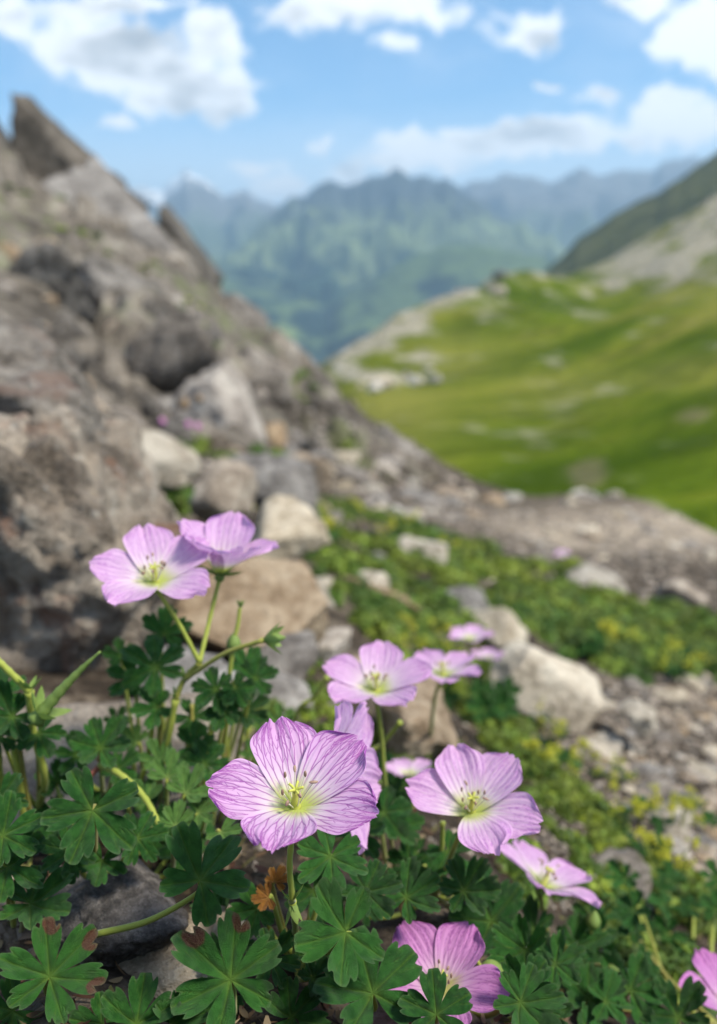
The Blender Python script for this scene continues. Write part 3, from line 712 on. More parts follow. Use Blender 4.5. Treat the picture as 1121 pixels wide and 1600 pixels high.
scatter('scree_stone', 250, (860, 1060, 1121, 1400, lambda a, b: b < 1040 + (a - 800) * 1.2), lambda r, y: r.choice((.004, .005, .006, .008, .010, .013, .017)) * (.6 + y * .6), ['tan', 'pale', 'grey', 'tan'],
      'small broken stone in the scree at the right', 'stone', 'small stones of the right-hand scree', 1, .45)
scatter('slope_stone', 60, (430, 690, 800, 830, lambda a, b: b > 650 + (a - 430) * .35), lambda r, y: r.uniform(.010, .026) * y, ['tan', 'pale', 'grey'],
      'loose grey or tan stone on the slope below the crag', 'stone', 'loose stones below the crag', 2)
scatter('mat_stone', 26, (520, 840, 1121, 1080), lambda r, y: r.uniform(.006, .015) * y, ['tan', 'pale', 'pale', 'grey'],
      'small stone showing between plants of the green mat', 'stone', 'stones in the green mat', 3)
scatter('ridge_stone', 26, (820, 770, 1121, 880), lambda r, y: r.uniform(.006, .018) * y, ['pale', 'grey', 'tan'],
      'grey stone beside the gravel strip on the right', 'stone', 'stones along the gravel strip', 4)
scatter('crag_stone', 70, (0, 380, 480, 700, lambda a, b: b > 330 + a * .55), lambda r, y: r.uniform(.012, .034) * y, ['crag', 'crag', 'grey', 'tan'],
      'brown rock fragment on the steep crag', 'stone', 'rock fragments on the crag', 6, .8)
scatter('gap_stone', 40, (120, 700, 620, 1200, lambda a, b: a > 230 - (b - 700) * .1), lambda r, y: r.uniform(.014, .034) * y, ['tan', 'grey', 'pale'],
      'loose stone between the large boulder and the mat', 'stone', 'loose stones beside the boulder', 7)

def val_hit(px, py):
    ds = np.geomspace(40, 900, 500); p = at(px, py, 1.0); a, e = p.x / p.y, p.z / p.y
    up_ = VF_.h(np.full(500, a), np.log(ds * p.y)) > e
    return p * float(ds[np.argmax(up_)]) if up_.any() else None
rr_ = random.Random(44)
for k in range(52):
    if k < 36: t = rr_.random(); px, py = 525 + 260 * t + rr_.gauss(0, 8), 575 - 150 * t ** .85 + abs(rr_.gauss(0, 14)) + 4
    else: px, py = rr_.uniform(560, 680), rr_.uniform(575, 610)
    p = val_hit(px, py)
    if p is None: continue
    s_ = p.y * rr_.uniform(.003, .009)
    o = link('boulder', rr_.choice(STONE[rr_.choice(('pale', 'pale', 'grey'))]), None, (p.x, p.y, p.z), None, (s_ * 1.3, s_, s_ * .8)); o.rotation_euler = (rr_.uniform(-.3, .3), rr_.uniform(-.3, .3), rr_.uniform(0, 6.3))
    tag(o, 'pale boulder lying in the grass of the far green hill', 'boulder', 'boulders on the green hill')

def pebbles(name, n, seed, regions):
    rr = random.Random(seed); V, F = ICO[2]; vs, fs, cs = [], [], []; k = 0
    V1 = ICO[2][0][:]; bm_f = ICO[2][1]
    oct_v = np.array([(1, 0, 0), (0, 1, 0), (-1, 0, 0), (0, -1, 0), (0, 0, 1), (0, 0, -1)], float)
    oct_f = np.array([(0, 1, 4), (1, 2, 4), (2, 3, 4), (3, 0, 4), (1, 0, 5), (2, 1, 5), (3, 2, 5), (0, 3, 5)])
    for (x0, y0, x1, y1, cnt) in regions:
        for _ in range(cnt):
            p = hit(rr.uniform(x0, x1), rr.uniform(y0, y1))
            if p is None: continue
            s_ = rr.uniform(.002, .0085) * max(p.y, .35)
            th = rr.uniform(0, 6.3); jit = np.array([[rr.uniform(.55, 1.25)] * 3 for _ in range(6)])
            v = oct_v * jit * np.array([s_ * rr.uniform(.7, 1.3), s_ * rr.uniform(.6, 1.), s_ * .6])
            c_, s2 = math.cos(th), math.sin(th)
            v = np.stack([v[:, 0] * c_ - v[:, 1] * s2, v[:, 0] * s2 + v[:, 1] * c_, v[:, 2]], -1) + np.array([p.x, p.y, p.z + s_ * .15])
            b_ = rr.choice((.3, .5, .7, .9, 1.1, 1.5)) * rr.uniform(.8, 1.2); w_ = rr.random()
            cs += [((.30 + .06 * w_) * b_, (.27 + .02 * w_) * b_, .235 * b_)] * 6
            vs.append(v); fs.append(oct_f + k); k += 6
    return tag(link(name, mesh(name, np.vstack(vs), np.vstack(fs), M_PEB, False, {'Col': cs})), kind='stuff')
pebbles('gravel', 0, 9, [(840, 1040, 1121, 1420, 4200), (700, 800, 1121, 960, 1300), (230, 700, 700, 860, 500), (420, 600, 800, 830, 700), (0, 1150, 420, 1500, 250), (620, 1050, 900, 1350, 300)])

# ------------------------------------------------------------------ middle-distance ground cover (uncountable mat)
def mat_of_leaves(name, patches, seed):
    rr = random.Random(seed); vs, fs, cs = [], [], []; k = 0
    for (px, py, rx, n, tone, hgt) in patches:
        n = int(n * 2.0); rx *= 1.12
        p = hit(px, py)
        if p is None: continue
        d = p.y; rad = rx * d / FPX
        subs = []
        for _ in range(max(4, int(9 * (rx / 65) ** 2))):
            r = rad * math.sqrt(rr.random()); th = rr.uniform(0, 6.283); cx, cy = p.x + r * math.cos(th), max(.22, p.y + r * math.sin(th) * 1.25)
            subs.append((cx, cy, gz(cx, cy), rad * rr.uniform(.20, .42), rr.uniform(.65, 1.3), rr.gauss(0, .16)))
        for _ in range(n):
            cx, cy, cz, rc, cg, cyel = rr.choice(subs)
            dv = Vector((rr.gauss(0, 1), rr.gauss(0, 1), abs(rr.gauss(0, 1)) + .05)).normalized()
            rv = rc * rr.uniform(.72, 1.12)
            x_, y_, z = cx + dv.x * rv, cy + dv.y * rv, cz + dv.z * rv * (hgt * 1.7) - rc * .05
            if y_ < .2: continue
            s_ = rr.uniform(.0045, .010) * max(d, .35) ** .65
            n_ = (dv * .9 + Vector((rr.gauss(0, .45), rr.gauss(0, .45), .35))).normalized()
            m_ = Vector((rr.gauss(0, 1), rr.gauss(0, 1), rr.gauss(0, .3))); m_ = (m_ - n_ * m_.dot(n_)).normalized(); l_ = n_.cross(m_)
            c0 = Vector((x_, y_, z))
            ring = [c0 + n_ * s_ * .12]
            blade = rr.random() < .16
            nl = 3 if blade else 7
            if blade: s_ *= 1.5; m_ = (m_ + Vector((0, 0, 1.6))).normalized(); l_ = m_.cross(n_).normalized(); ring = [c0 - l_ * s_ * .07]
            for i in range(nl):
                t_ = -2.4 + 4.8 * i / (nl - 1)
                if blade:
                    ring.append(c0 + (l_ * s_ * .07 if i == 0 else m_ * s_ * (1.0 if i == 1 else .98) + l_ * s_ * .03 * (1 - i)))
                    continue
                rad_ = s_ * (1.0 if i % 2 == 0 else .62)
                ring.append(c0 + (m_ * math.cos(t_) + l_ * math.sin(t_)) * rad_ + n_ * s_ * rr.uniform(-.15, .25))
            vs += ring
            for i in range(nl - 1): fs.append((k, k + 1 + i, k + 2 + i))
            g_ = rr.uniform(.6, 1.35) * cg; yel = tone + .06 + cyel + .35 * mn.noise(Vector((x_ * 4 / d ** .5, y_ * 4 / d ** .5, seed + 9))) + rr.gauss(0, .14)
            yel = max(0, min(1, yel))
            col = ((.050 + .16 * yel) * g_, (.110 + .14 * yel) * g_, (.013 + .008 * yel) * g_)
            cs += [col] * (nl + 1); k += nl + 1
    return tag(link(name, mesh(name, [tuple(v) for v in vs], np.array(fs), M_COVER, False, {'Col': cs})), kind='stuff')
MAT = [(225, 805, 80, 600, .18, .9), (290, 790, 60, 420, .15, .8), (335, 850, 40, 260, .3, .7), (420, 900, 40, 200, .2, .6), (480, 800, 50, 260, .4, .7), (440, 720, 40, 160, .3, .5), (560, 850, 60, 420, .35, .5), (530, 890, 50, 360, .25, .5), (640, 890, 60, 420, .35, .45), (700, 850, 70, 420, .3, .45), (600, 815, 60, 300, .45, .5), (760, 890, 70, 480, .3, .45), (830, 890, 60, 420, .3, .4), (540, 810, 50, 260, .45, .5),
       (620, 1000, 70, 500, .25, .55), (560, 950, 60, 460, .2, .55), (530, 920, 40, 300, .3, .5), (690, 930, 60, 420, .25, .5), (820, 960, 80, 560, .2, .45), (900, 970, 80, 600, .15, .45), (980, 1000, 80, 640, .12, .5),
       (1060, 1030, 80, 640, .12, .5), (1000, 1040, 60, 500, .12, .5), (1110, 1060, 70, 500, .12, .5), (1100, 970, 70, 400, .2, .4), (900, 900, 60, 300, .3, .35), (1000, 950, 70, 420, .2, .4), (760, 950, 60, 420, .25, .5), (870, 1000, 60, 400, .2, .5),
       (250, 795, 70, 480, .12, .5), (310, 745, 40, 240, .3, .5), (200, 780, 40, 220, .25, .6), (170, 720, 30, 140, .7, .8), (290, 700, 60, 260, .3, .4),
       (720, 1100, 60, 460, .25, .5), (770, 1140, 70, 560, .2, .5), (820, 1200, 80, 620, .25, .5), (880, 1250, 80, 620, .3, .45), (940, 1310, 60, 360, .35, .3), (1050, 1390, 70, 380, .4, .3), (700, 1190, 60, 460, .2, .5), (650, 1060, 60, 420, .2, .5),
       (1110, 1400, 50, 200, .45, .3), (1090, 1440, 70, 400, .2, .5), (1000, 1370, 50, 260, .35, .3), (900, 1320, 60, 360, .3, .4), (780, 1060, 50, 320, .3, .5), (700, 1040, 50, 300, .3, .5),
       (430, 1110, 60, 260, .2, .5), (500, 1100, 60, 320, .2, .5), (480, 1050, 40, 160, .25, .5), (600, 1180, 60, 360, .15, .5), (540, 1180, 60, 360, .1, .5),
       (640, 950, 90, 500, .25, .4), (760, 1000, 70, 420, .25, .4), (930, 1020, 80, 460, .15, .4), (800, 920, 90, 500, .25, .35), (680, 880, 90, 460, .3, .35), (900, 940, 90, 420, .2, .35), (1060, 990, 90, 420, .2, .35), (560, 880, 70, 360, .3, .4), (1000, 1480, 90, 500, .1, .3), (1100, 1540, 90, 500, .1, .3), (940, 1400, 70, 400, .2, .3), (800, 1350, 70, 400, .1, .3), (60, 330, 45, 200, .2, .12), (85, 355, 40, 160, .2, .12), (285, 492, 22, 90, .15, .2), (310, 480, 20, 60, .3, .2), (455, 580, 24, 120, .2, .2), (490, 620, 24, 120, .2, .2), (505, 670, 26, 120, .15, .2), (520, 690, 24, 100, .35, .2), (240, 415, 20, 60, .25, .2), (330, 570, 30, 80, .35, .2), (140, 385, 24, 60, .2, .2), (540, 700, 20, 70, .3, .2)]
mat_of_leaves('ground_cover', MAT, 21)

def litter(name, n, seed, regions):
    rr = random.Random(seed); vs, fs, cs = [], [], []; k = 0
    for (x0, y0, x1, y1, cnt) in regions:
        for _ in range(cnt):
            p = hit(rr.uniform(x0, x1), rr.uniform(y0, y1))
            if p is None: continue
            L = rr.uniform(.002, .006); w_ = L * rr.choice((.08, .12, .35, .5)); th = rr.uniform(0, 6.28); cu = rr.uniform(-.4, .6)
            d_ = Vector((math.cos(th), math.sin(th), rr.uniform(-.2, .4))).normalized(); l_ = Vector((-math.sin(th), math.cos(th), rr.uniform(-.5, .5)))
            for i in range(5):
                t = i / 4; c0 = p + Vector((0, 0, .002)) + d_ * L * (t - .5) + Vector((0, 0, cu * L * (t - .5) ** 2)); q = w_ * math.sin(math.pi * (.12 + .8 * t)) * .5
                vs += [c0 - l_ * q, c0 + l_ * q]
            for i in range(4): fs.append((k + 2 * i, k + 2 * i + 1, k + 2 * i + 3, k + 2 * i + 2))
            b_ = rr.uniform(.25, .9); cs += [rr.choice(((.20 * b_, .12 * b_, .06 * b_), (.30 * b_, .22 * b_, .12 * b_), (.13 * b_, .055 * b_, .03 * b_), (.16 * b_, .15 * b_, .05 * b_)))] * 10; k += 10
    return tag(link(name, mesh(name, [tuple(v) for v in vs], np.array(fs), M_COVER, True, {'Col': cs})), kind='stuff')
litter('leaf_litter', 0, 33, [(0, 1300, 1121, 1640, 900), (200, 1100, 1121, 1400, 600)])

# ------------------------------------------------------------------ geranium builder
def leaf_geo(seed, nl=7, cut=.36, fold=.35, cup=.25, droop=.2, damage=False, span=300, per=22, rings=11):
    rng = random.Random(seed)
    hw = R_(span / nl / 2)
    cen = [R_(-span / 2) + hw * (2 * k + 1) for k in range(nl)]
    mid = (nl - 1) / 2
    RL = [1.0 - .20 * (abs(k - mid) / mid) ** 2 + rng.uniform(-.07, .07) for k in range(nl)]
    bend = [rng.uniform(-.45, .40) + (.55 if rng.random() < .22 else 0) for _ in range(nl)]
    tw = [rng.uniform(-.5, .5) for _ in range(nl)]
    dmg = [rng.random() < .4 for _ in range(nl)] if damage else [False] * nl
    asym = [rng.uniform(-.12, .12) for _ in range(nl)]
    vs, ms = [], []
    nth = nl * per + 1
    rr = [0.0] + [((i + 1) / rings) ** .85 for i in range(rings)]
    for ir, r in enumerate(rr):
        for it in range(nth):
            k = min(it // per, nl - 1); dl = (it - k * per) / per * 2 - 1
            th = cen[k] + dl * hw
            da = dl - asym[k] * (1 - dl * dl)
            # three rounded teeth on every lobe
            body = max(0.0, 1 - abs(dl) ** 4.5) ** .75
            teeth = -.17 * max(0.0, math.cos(math.pi * 3 * da)) * 0 + .0
            nt_ = .20 * math.exp(-((abs(da) - .38) / .085) ** 2)
            side = .20 * da * da
            f = cut + (1 - cut) * body * (1 - nt_ - side)
            R = RL[k] * f * (1 + .03 * math.sin(7 * th + seed))
            rho = r * R
            xx = rho * math.sin(th); yy = rho * math.cos(th)
            lat = rho * math.sin(dl * hw)
            z = fold * .95 * abs(lat) * (1.15 - .5 * abs(dl)) + cup * rho * rho * .6 + bend[k] * (max(0, rho - .22) - .35 * max(0, rho - .22) ** 2) + tw[k] * lat * max(0, rho - .25) * 2
            z += -droop * .3 * rho + .018 * math.sin(rho * 16 + 5 * abs(dl)) * min(1, rho * 2)
            vs.append((xx, yy, z))
            mw = .014 + .012 * (1 - rho)
            v1 = math.exp(-(lat / mw) ** 2)
            side_line = abs(abs(lat) - max(0, rho - .42) * .42)
            v2 = .8 * math.exp(-(side_line / .012) ** 2) if rho > .42 else 0
            cen_y = math.exp(-(rho / .12) ** 2)
            edge = max(0, (r - .955) / .045)
            dm = 0
            if dmg[k]: dm = math.exp(-((rho - .85) / .22) ** 2 - ((dl - .3) / .5) ** 2)
            ms.append((min(1, max(v1, v2) * .5 + cen_y), dm, edge))
    return np.array(vs), grid_faces(len(rr), nth), np.array(ms)

def to_mesh(geo, mat, nm='leaf'): return mesh(nm, geo[0], geo[1], mat, True, {'Mask': geo[2]})
LEAF = [to_mesh(leaf_geo(i, nl=(5 if i % 3 else 6), cut=(.22, .30, .20, .26)[i % 4], fold=.55 + .14 * (i % 4), cup=.1 + .14 * (i % 5), droop=.2, span=(325 if i % 3 else 345)), M_LEAF) for i in range(14)]
LEAFD = [to_mesh(leaf_geo(43 + i, nl=6, cut=.25, damage=True, fold=.7, cup=.4, span=340), M_LEAF) for i in range(2)]
LEAFY = [to_mesh(leaf_geo(60 + i, nl=5, cut=.3, fold=.6, cup=.5, span=250), M_LEAFY) for i in range(3)]
LEAFW = [to_mesh(leaf_geo(80 + i, nl=5, cut=.45, fold=.7, cup=.6, span=260), M_WITHER) for i in range(2)]

def frame(n, m_, o):
    n = n.normalized(); m_ = (m_ - n * m_.dot(n)).normalized(); l_ = m_.cross(n)
    return Matrix(((l_.x, m_.x, n.x, o.x), (l_.y, m_.y, n.y, o.y), (l_.z, m_.z, n.z, o.z), (0, 0, 0, 1)))

def camdir(p): return (-p).normalized()

def plant(base, label, cat='geranium', group='geranium plants', name='geranium_plant'):
    o = bpy.data.objects.new(name, None); COL.objects.link(o); o.location = base; o.empty_display_size = .01
    tag(o, label, cat, group); return o

def stem(pl, pts, r0, r1, mat=M_STEM, name='stem', n=8, sides=8):
    b = pl.location
    c = spline([p - b for p in pts], n); L = len(c) - 1
    v, f = tube(c, [.82 * (r0 + (r1 - r0) * i / L) * (1 + .10 * math.sin(i * 2.3) + (.35 if i in (0, L) else 0)) for i in range(L + 1)], sides)
    return link(name, mesh(name, v, f, mat), pl)

LEAFSTALKS = True
def leaf(pl, p, r, ang, tx=0.0, ty=.35, me=None, n=None, m_=None, stalk=True, label=None, rnd=random):
    """a leaf of radius r metres whose centre is p; ang = picture direction of its middle lobe"""
    if n is None: n = (camdir(p) + VR * tx + VU * ty).normalized()
    if m_ is None: m_ = VR * math.cos(R_(ang)) + VU * math.sin(R_(ang))
    M = frame(n, m_, p - pl.location) @ Matrix.Scale(r, 4)
    o = link('leaf', me or rnd.choice(LEAF), pl, mat4=M)
    if label: o['label'] = label
    if stalk:
        b = Vector((0, 0, 0)); q = p - pl.location
        if q.length > .04:
            g_ = p - q * (.028 / q.length); g_.z = gz(g_.x, g_.y) - .001; b = g_ - pl.location
        back = -(m_ - n.normalized() * m_.dot(n.normalized())).normalized()
        nn_ = n.normalized(); c = spline([q - nn_ * .0003, q - nn_ * r * .55 + back * r * .12, (q * .5 + b * .5) - nn_ * r * .4 + Vector((0, 0, -.002)), b], 6)
        v, f = tube(c, [.00050 + .0003 * i / (len(c) - 1) for i in range(len(c))], 6)
        s_ = link('leaf_stalk', mesh('leaf_stalk', v, f, M_STEM), o)
        s_.matrix_parent_inverse = M.inverted()
    return o

def L_(pl, px, py, d, rp, ang, tx=0., ty=.35, me=None, stalk=True, label=None, rnd=random):
    return leaf(pl, at(px, py, d), rp * 1.0 * d / FPX, ang, tx, ty, me, None, None, stalk, label, rnd)

# ---- petals
def vein_segments(rng, dense):
    """branching veins in (t, s) petal coordinates -> list of (t0, s0, t1, s1, width)"""
    segs = []
    def run(t, s, s_end, dt, wd, lvl):
        n = max(2, int((s_end - s) / .035)); st = (s_end - s) / n
        for i in range(n):
            t2 = t + dt * st + rng.uniform(-.012, .012) * (1 + lvl * .5)
            s2 = s + st
            segs.append((t, s, t2, s2, wd * (1 - .25 * i / n))); t, s = t2, s2
        if lvl < dense and abs(t) < 1.05:
            gap = (.16, .085, .05, .03)[lvl]
            ln = (.20, .17, .14, .10)[lvl]
            for sg in (-1, 1):
                e = min(.985, s + ln * rng.uniform(.75, 1.3))
                if e - s < .04: continue
                run(t, s, e, sg * gap / (e - s) * rng.uniform(.5, 1.0) * .7, wd * .80, lvl + 1)
            # lateral link
            if lvl >= 1 and rng.random() < .5:
                sg = rng.choice((-1, 1)); segs.append((t, s, t + sg * .09, s + .05, wd * .6))
    for t0 in (-.86, -.56, -.28, 0.02, .28, .56, .86):
        run(t0 * .95, .10 + rng.uniform(0, .02), .30 + rng.uniform(0, .14), t0 * .12 + rng.uniform(-.05, .05), .0076, 0)
    return segs

def petal_outline(rng):
    ph = rng.uniform(0, 6.28)
    nd = rng.uniform(.035, .075); nx = rng.uniform(-.12, .12); wv = [rng.uniform(.004, .014) for _ in range(4)]
    def width(s): return .09 + .30 * (np.sin(np.clip(s, 0, 1) ** .92 * math.pi * .60) / 1.0) ** 1.05 - .17 * np.clip((s - .68) / .32, 0, 1) ** 2.2
    def tip(t):
        r = 1 - .12 * np.abs(t) ** 2.4 - nd * np.exp(-((t - nx) / .16) ** 2)
        for i, q in enumerate(wv): r = r + q * np.sin((5 + 4.3 * i) * t + ph * (i + 1))
        return r
    return width, tip

def petal_geo(seed, N, tone, veins, vcol, curl=.25, ruff=.03):
    rng = random.Random(seed)
    width, tip = petal_outline(rng)
    s = np.linspace(0, 1, N) ** .9; t = np.linspace(-1, 1, N)
    S, T = np.meshgrid(s, t, indexing='ij')
    Y = S * (1 + (tip(T) - 1) * S ** 2.2); X = T * width(S)
    ph = rng.uniform(0, 6.28); ph2 = rng.uniform(0, 6.28)
    # gentle trough, curl of the tip, ruffled margin
    Z = .16 * (T ** 2) * np.sin(S * math.pi * .75) * .6 - curl * np.clip(S - .35, 0, 1) ** 2 * .55
    Z += ruff * (S ** 2.5) * np.sin(3.2 * T * 2 + ph) + ruff * .6 * (S ** 4) * np.sin(8.5 * T + ph2) + .007 * np.sin(26 * T + 2 * S) * S + .005 * np.sin(47 * T + 5 * S + ph) * S * (1 - .5 * S)
    segs = vein_segments(rng, 4 if veins > 1 else 3)
    Dm = np.full(S.shape, 0.0)
    seg_xy = []
    for (t0, s0, t1, s1, wd) in segs:
        a_ = (t0 * width(np.array(s0)), s0 * (1 + (tip(np.array(t0)) - 1) * s0 ** 2.2)); b_ = (t1 * width(np.array(s1)), s1 * (1 + (tip(np.array(t1)) - 1) * s1 ** 2.2))
        seg_xy.append((a_[0], a_[1], b_[0], b_[1], wd))
    for (x0, y0, x1, y1, wd) in seg_xy:
        pad = wd * 2.5 + .004
        sel = (X > min(x0, x1) - pad) & (X < max(x0, x1) + pad) & (Y > min(y0, y1) - pad) & (Y < max(y0, y1) + pad)
        if not sel.any(): continue
        px_, py_ = X[sel] - x0, Y[sel] - y0; dx, dy = x1 - x0, y1 - y0
        q = np.clip((px_ * dx + py_ * dy) / (dx * dx + dy * dy + 1e-12), 0, 1)
        ds = np.hypot(px_ - q * dx, py_ - q * dy)
        Dm[sel] = np.maximum(Dm[sel], np.exp(-(ds / wd) ** 2))
    lil, pale, base = tone
    lil, pale, base = map(np.array, (lil, pale, base))
    sm = lambda v, a, b: np.clip((v - a) / (b - a), 0, 1) ** 2 * (3 - 2 * np.clip((v - a) / (b - a), 0, 1))
    k1 = sm(Y, .16, .58)[..., None]; k2 = sm(Y + .05 * np.abs(T), .55, 1.0)[..., None]
    white = np.array((.74, .66, .70)) if tone is not T_DEEP else np.array((.68, .44, .64))
    C = base * (1 - sm(Y, .06, .34)[..., None]) + white * sm(Y, .06, .34)[..., None]
    C = C * (1 - k1) + pale * k1
    C = C * (1 - .58 * k2) + lil * .58 * k2
    mott = np.zeros_like(X)
    for i in range(0, N, 1):
        for j in range(0, N, 1) if N <= 60 else range(0, N, 4):
            mott[i, j] = mn.noise(Vector((X[i, j] * 9 + seed, Y[i, j] * 5, 1)))
    if N > 60:
        jj = np.arange(0, N, 4)
        for i in range(N): mott[i] = np.interp(np.arange(N), jj, mott[i, jj])
    C = C * (1 + .10 * mott[..., None])
    vis = (Dm * .88 * min(1, veins) * (.35 + .65 * sm(Y, .12, .4)))[..., None]
    C = C * (1 - vis) + np.array(vcol) * vis
    C = np.clip(C, 0, .88)
    return np.stack([X, Y, Z], -1).reshape(-1, 3), grid_faces(N, N), C.reshape(-1, 3)

T_MAIN = ((.68, .31, .66), (.71, .45, .71), (.55, .62, .16))
T_SOFT = ((.68, .36, .67), (.71, .47, .71), (.55, .62, .18))
T_DEEP = ((.56, .17, .50), (.62, .27, .58), (.52, .50, .20))
VC = (.33, .055, .37)
VC2 = (.45, .16, .52)
PETALS = {}
def petal_set(key):
    if key in PETALS: return PETALS[key]
    if key == 'main': L = [mesh('petal', *petal_geo(500 + i, 150, T_MAIN, 2, VC)[:2], M_PETAL) for i in range(0)]
    spec = {'main': (5, 150, T_MAIN, 1.0, VC), 'soft': (6, 64, T_SOFT, .8, VC2), 'deep': (4, 64, T_DEEP, .8, (.28, .06, .30)), 'far': (3, 20, T_SOFT, .2, VC2)}[key]
    out = []
    for i in range(spec[0]):
        v, f, c = petal_geo(500 + i + len(key) * 31, spec[1], spec[2], spec[3] if key != 'main' else 1.01, spec[4], curl=.12 + .1 * (i % 3), ruff=.022 + .008 * (i % 3))
        out.append(mesh('petal', v, f, M_PETAL, True, {'Col': c}))
    PETALS[key] = out; return out

def sepal_geo(L, w_, up, n=6):
    vs, fs = [], []
    for i in range(n + 1):
        s = i / n; ww = w_ * (math.sin(math.pi * min(1, s * .9 + .1)) ** .8) * (1 - s * .3) + .00005
        vs += [(-ww, L * s, up * s * s * L + ww * .3), (0, L * s, up * s * s * L - ww * .2), (ww, L * s, up * s * s * L + ww * .3)]
    for i in range(n):
        for k in range(2): fs.append((i * 3 + k, i * 3 + k + 1, i * 3 + k + 4, i * 3 + k + 3))
    return np.array(vs), fs

def rotz(v, a): c, s = math.cos(a), math.sin(a); v = np.asarray(v); return np.stack([v[:, 0] * c - v[:, 1] * s, v[:, 0] * s + v[:, 1] * c, v[:, 2]], -1)
def tilt_y(v, b):   # raise +Y towards +Z by b
    c, s = math.cos(b), math.sin(b); v = np.asarray(v); return np.stack([v[:, 0], v[:, 1] * c - v[:, 2] * s, v[:, 1] * s + v[:, 2] * c], -1)
def ball(c, r, sc=(1, 1, 1)):
    V, F = ICO[2]; return V * r * np.array(sc) + np.array(c), [tuple(q) for q in F]

_parts = []
for k in range(5):
    v, f = sepal_geo(.0075, .0016, .25); _parts.append((rotz(tilt_y(v, R_(10)), 2 * math.pi * k / 5 + .6), f))
_parts.append(ball((0, 0, -.0008), .0016))
_v, _f = join(_parts); _v = _v - np.array((0, 0, .0012))
CALYX = mesh('flower', _v, _f, M_SEPAL)
STAM = []
for i in range(5):
    rng = random.Random(i); hgt = rng.uniform(.0046, .0074); ln = rng.uniform(.0004, .0028)
    c = spline([(0, .0004, 0), (0, .0009 + ln * .35, hgt * .5), (0, .0009 + ln, hgt)], 5)
    v1, f1 = tube(c, [.00016 - .00004 * k / (len(c) - 1) for k in range(len(c))], 6)
    v2, f2 = ball((0, .0009 + ln, hgt), .00040, (.85, .8 + (i % 3) * .8, 2.3 - (i % 3) * .8))
    v2 = np.asarray(v2)
    V_, F_ = join([(v1, f1), (v2, f2)])
    STAM.append(mesh('stamen', V_, F_, None, True, None, [M_FIL, M_ANTHER], [0] * len(f1) + [1] * len(f2)))
pp = [tube(spline([(0, 0, 0), (0, 0, .003), (0, 0, .0048)], 4), [.0013, .0011, .0009, .0008, .0007, .0006, .0006, .0006, .0006], 8)]
for k in range(5):
    a_ = k * 1.2566; d_ = np.array((math.cos(a_), math.sin(a_), 0))
    pp.append(tube(spline([(0, 0, .0047), tuple(d_ * .0006 + (0, 0, .0056)), tuple(d_ * .0016 + (0, 0, .0060))], 4), [.00028] * 9, 6))
_v, _f = join(pp); PISTIL = mesh('pistil', _v, _f, M_PIST)

def flower(pl, p, L, tau, side, phis, beta, key='soft', seed=0, stam=10, axis=None, label=None, asz=1.0):
    """flower at world point p: tau = degrees its axis leans from the line of sight up, side = lean to the right"""
    c = camdir(p); up = (VU - c * VU.dot(c)).normalized()
    A = axis.normalized() if axis is not None else (c * math.cos(R_(tau)) + up * math.sin(R_(tau)) + VR * side).normalized()
    away = -c; yv = (away - A * away.dot(A))
    if yv.length < .05: yv = up - A * up.dot(A)
    M = frame(A, yv, p - pl.location)
    fl = link('flower', CALYX, pl, mat4=M)
    if label: fl['label'] = label
    rng = random.Random(seed); ps = petal_set(key)
    for i, ph in enumerate(phis):
        bt = beta if not hasattr(beta, '__len__') else beta[i]
        m4 = Matrix.Rotation(R_(ph - 90), 4, 'Z') @ Matrix.Translation((0, .0006, .0002 * (i % 3))) @ Matrix.Rotation(R_(bt), 4, 'X') @ Matrix.Rotation(R_(rng.uniform(-7, 7)), 4, 'Y') @ Matrix.Scale(L * rng.uniform(.96, 1.03), 4)
        link('petal', ps[(i + seed) % len(ps)], fl, mat4=m4)
    if stam:
        for k in range(stam):
            link('stamen', STAM[(k * 3 + seed) % 5], fl, mat4=Matrix.Rotation(2 * math.pi * k / stam + rng.uniform(-.25, .25), 4, 'Z') @ Matrix.Scale(L / .0185 * asz, 4))
        link('pistil', PISTIL, fl, mat4=Matrix.Scale(L / .0185, 4))
    return A

def bud(pl, p, direction, ln, wd, mat=M_SEPAL, name='bud', tip=None):
    """closed bud with pointed sepals"""
    parts = []
    n_ = 9; prof = [(0, .25), (.12, .75), (.3, 1.0), (.5, .95), (.7, .7), (.85, .4), (1.0, .06)]
    vs = []; fs = []
    for (s, r) in prof:
        for k in range(10):
            a = 2 * math.pi * k / 10; rr = r * wd * (1 + .12 * math.cos(5 * a)); vs.append((rr * math.cos(a), rr * math.sin(a), s * ln))
    for i in range(len(prof) - 1):
        for k in range(10): fs.append((i * 10 + k, i * 10 + (k + 1) % 10, (i + 1) * 10 + (k + 1) % 10, (i + 1) * 10 + k))
    z = direction.normalized(); q = z.to_track_quat('Z', 'Y').to_matrix().to_4x4(); q.translation = p - pl.location
    o = link(name, mesh(name, vs, fs, mat), pl, mat4=q)
    return o

def sepal_star(pl, p, direction, L, w_, name='bract', n=5, open_=35, mat=M_SEPAL):
    ps_ = []
    for k in range(n):
        v, f = sepal_geo(L * (.85 + .3 * ((k * 37) % 10) / 10), w_, .15); ps_.append((rotz(tilt_y(v, R_(open_)), 2 * math.pi * k / n + k * .2), f))
    v, f = join(ps_); q = direction.normalized().to_track_quat('Z', 'Y').to_matrix().to_4x4(); q.translation = p - pl.location
    return link(name, mesh(name, v, f, mat), pl, mat4=q)

def gbase(px, py):
    p = hit(px, py); return p

RN = random.Random(77)
PL = []        # plants that also take filler leaves
def P5(first, jit=0, seed=0):
    r = random.Random(seed); return [first + 72 * k + r.uniform(-jit, jit) for k in range(5)]

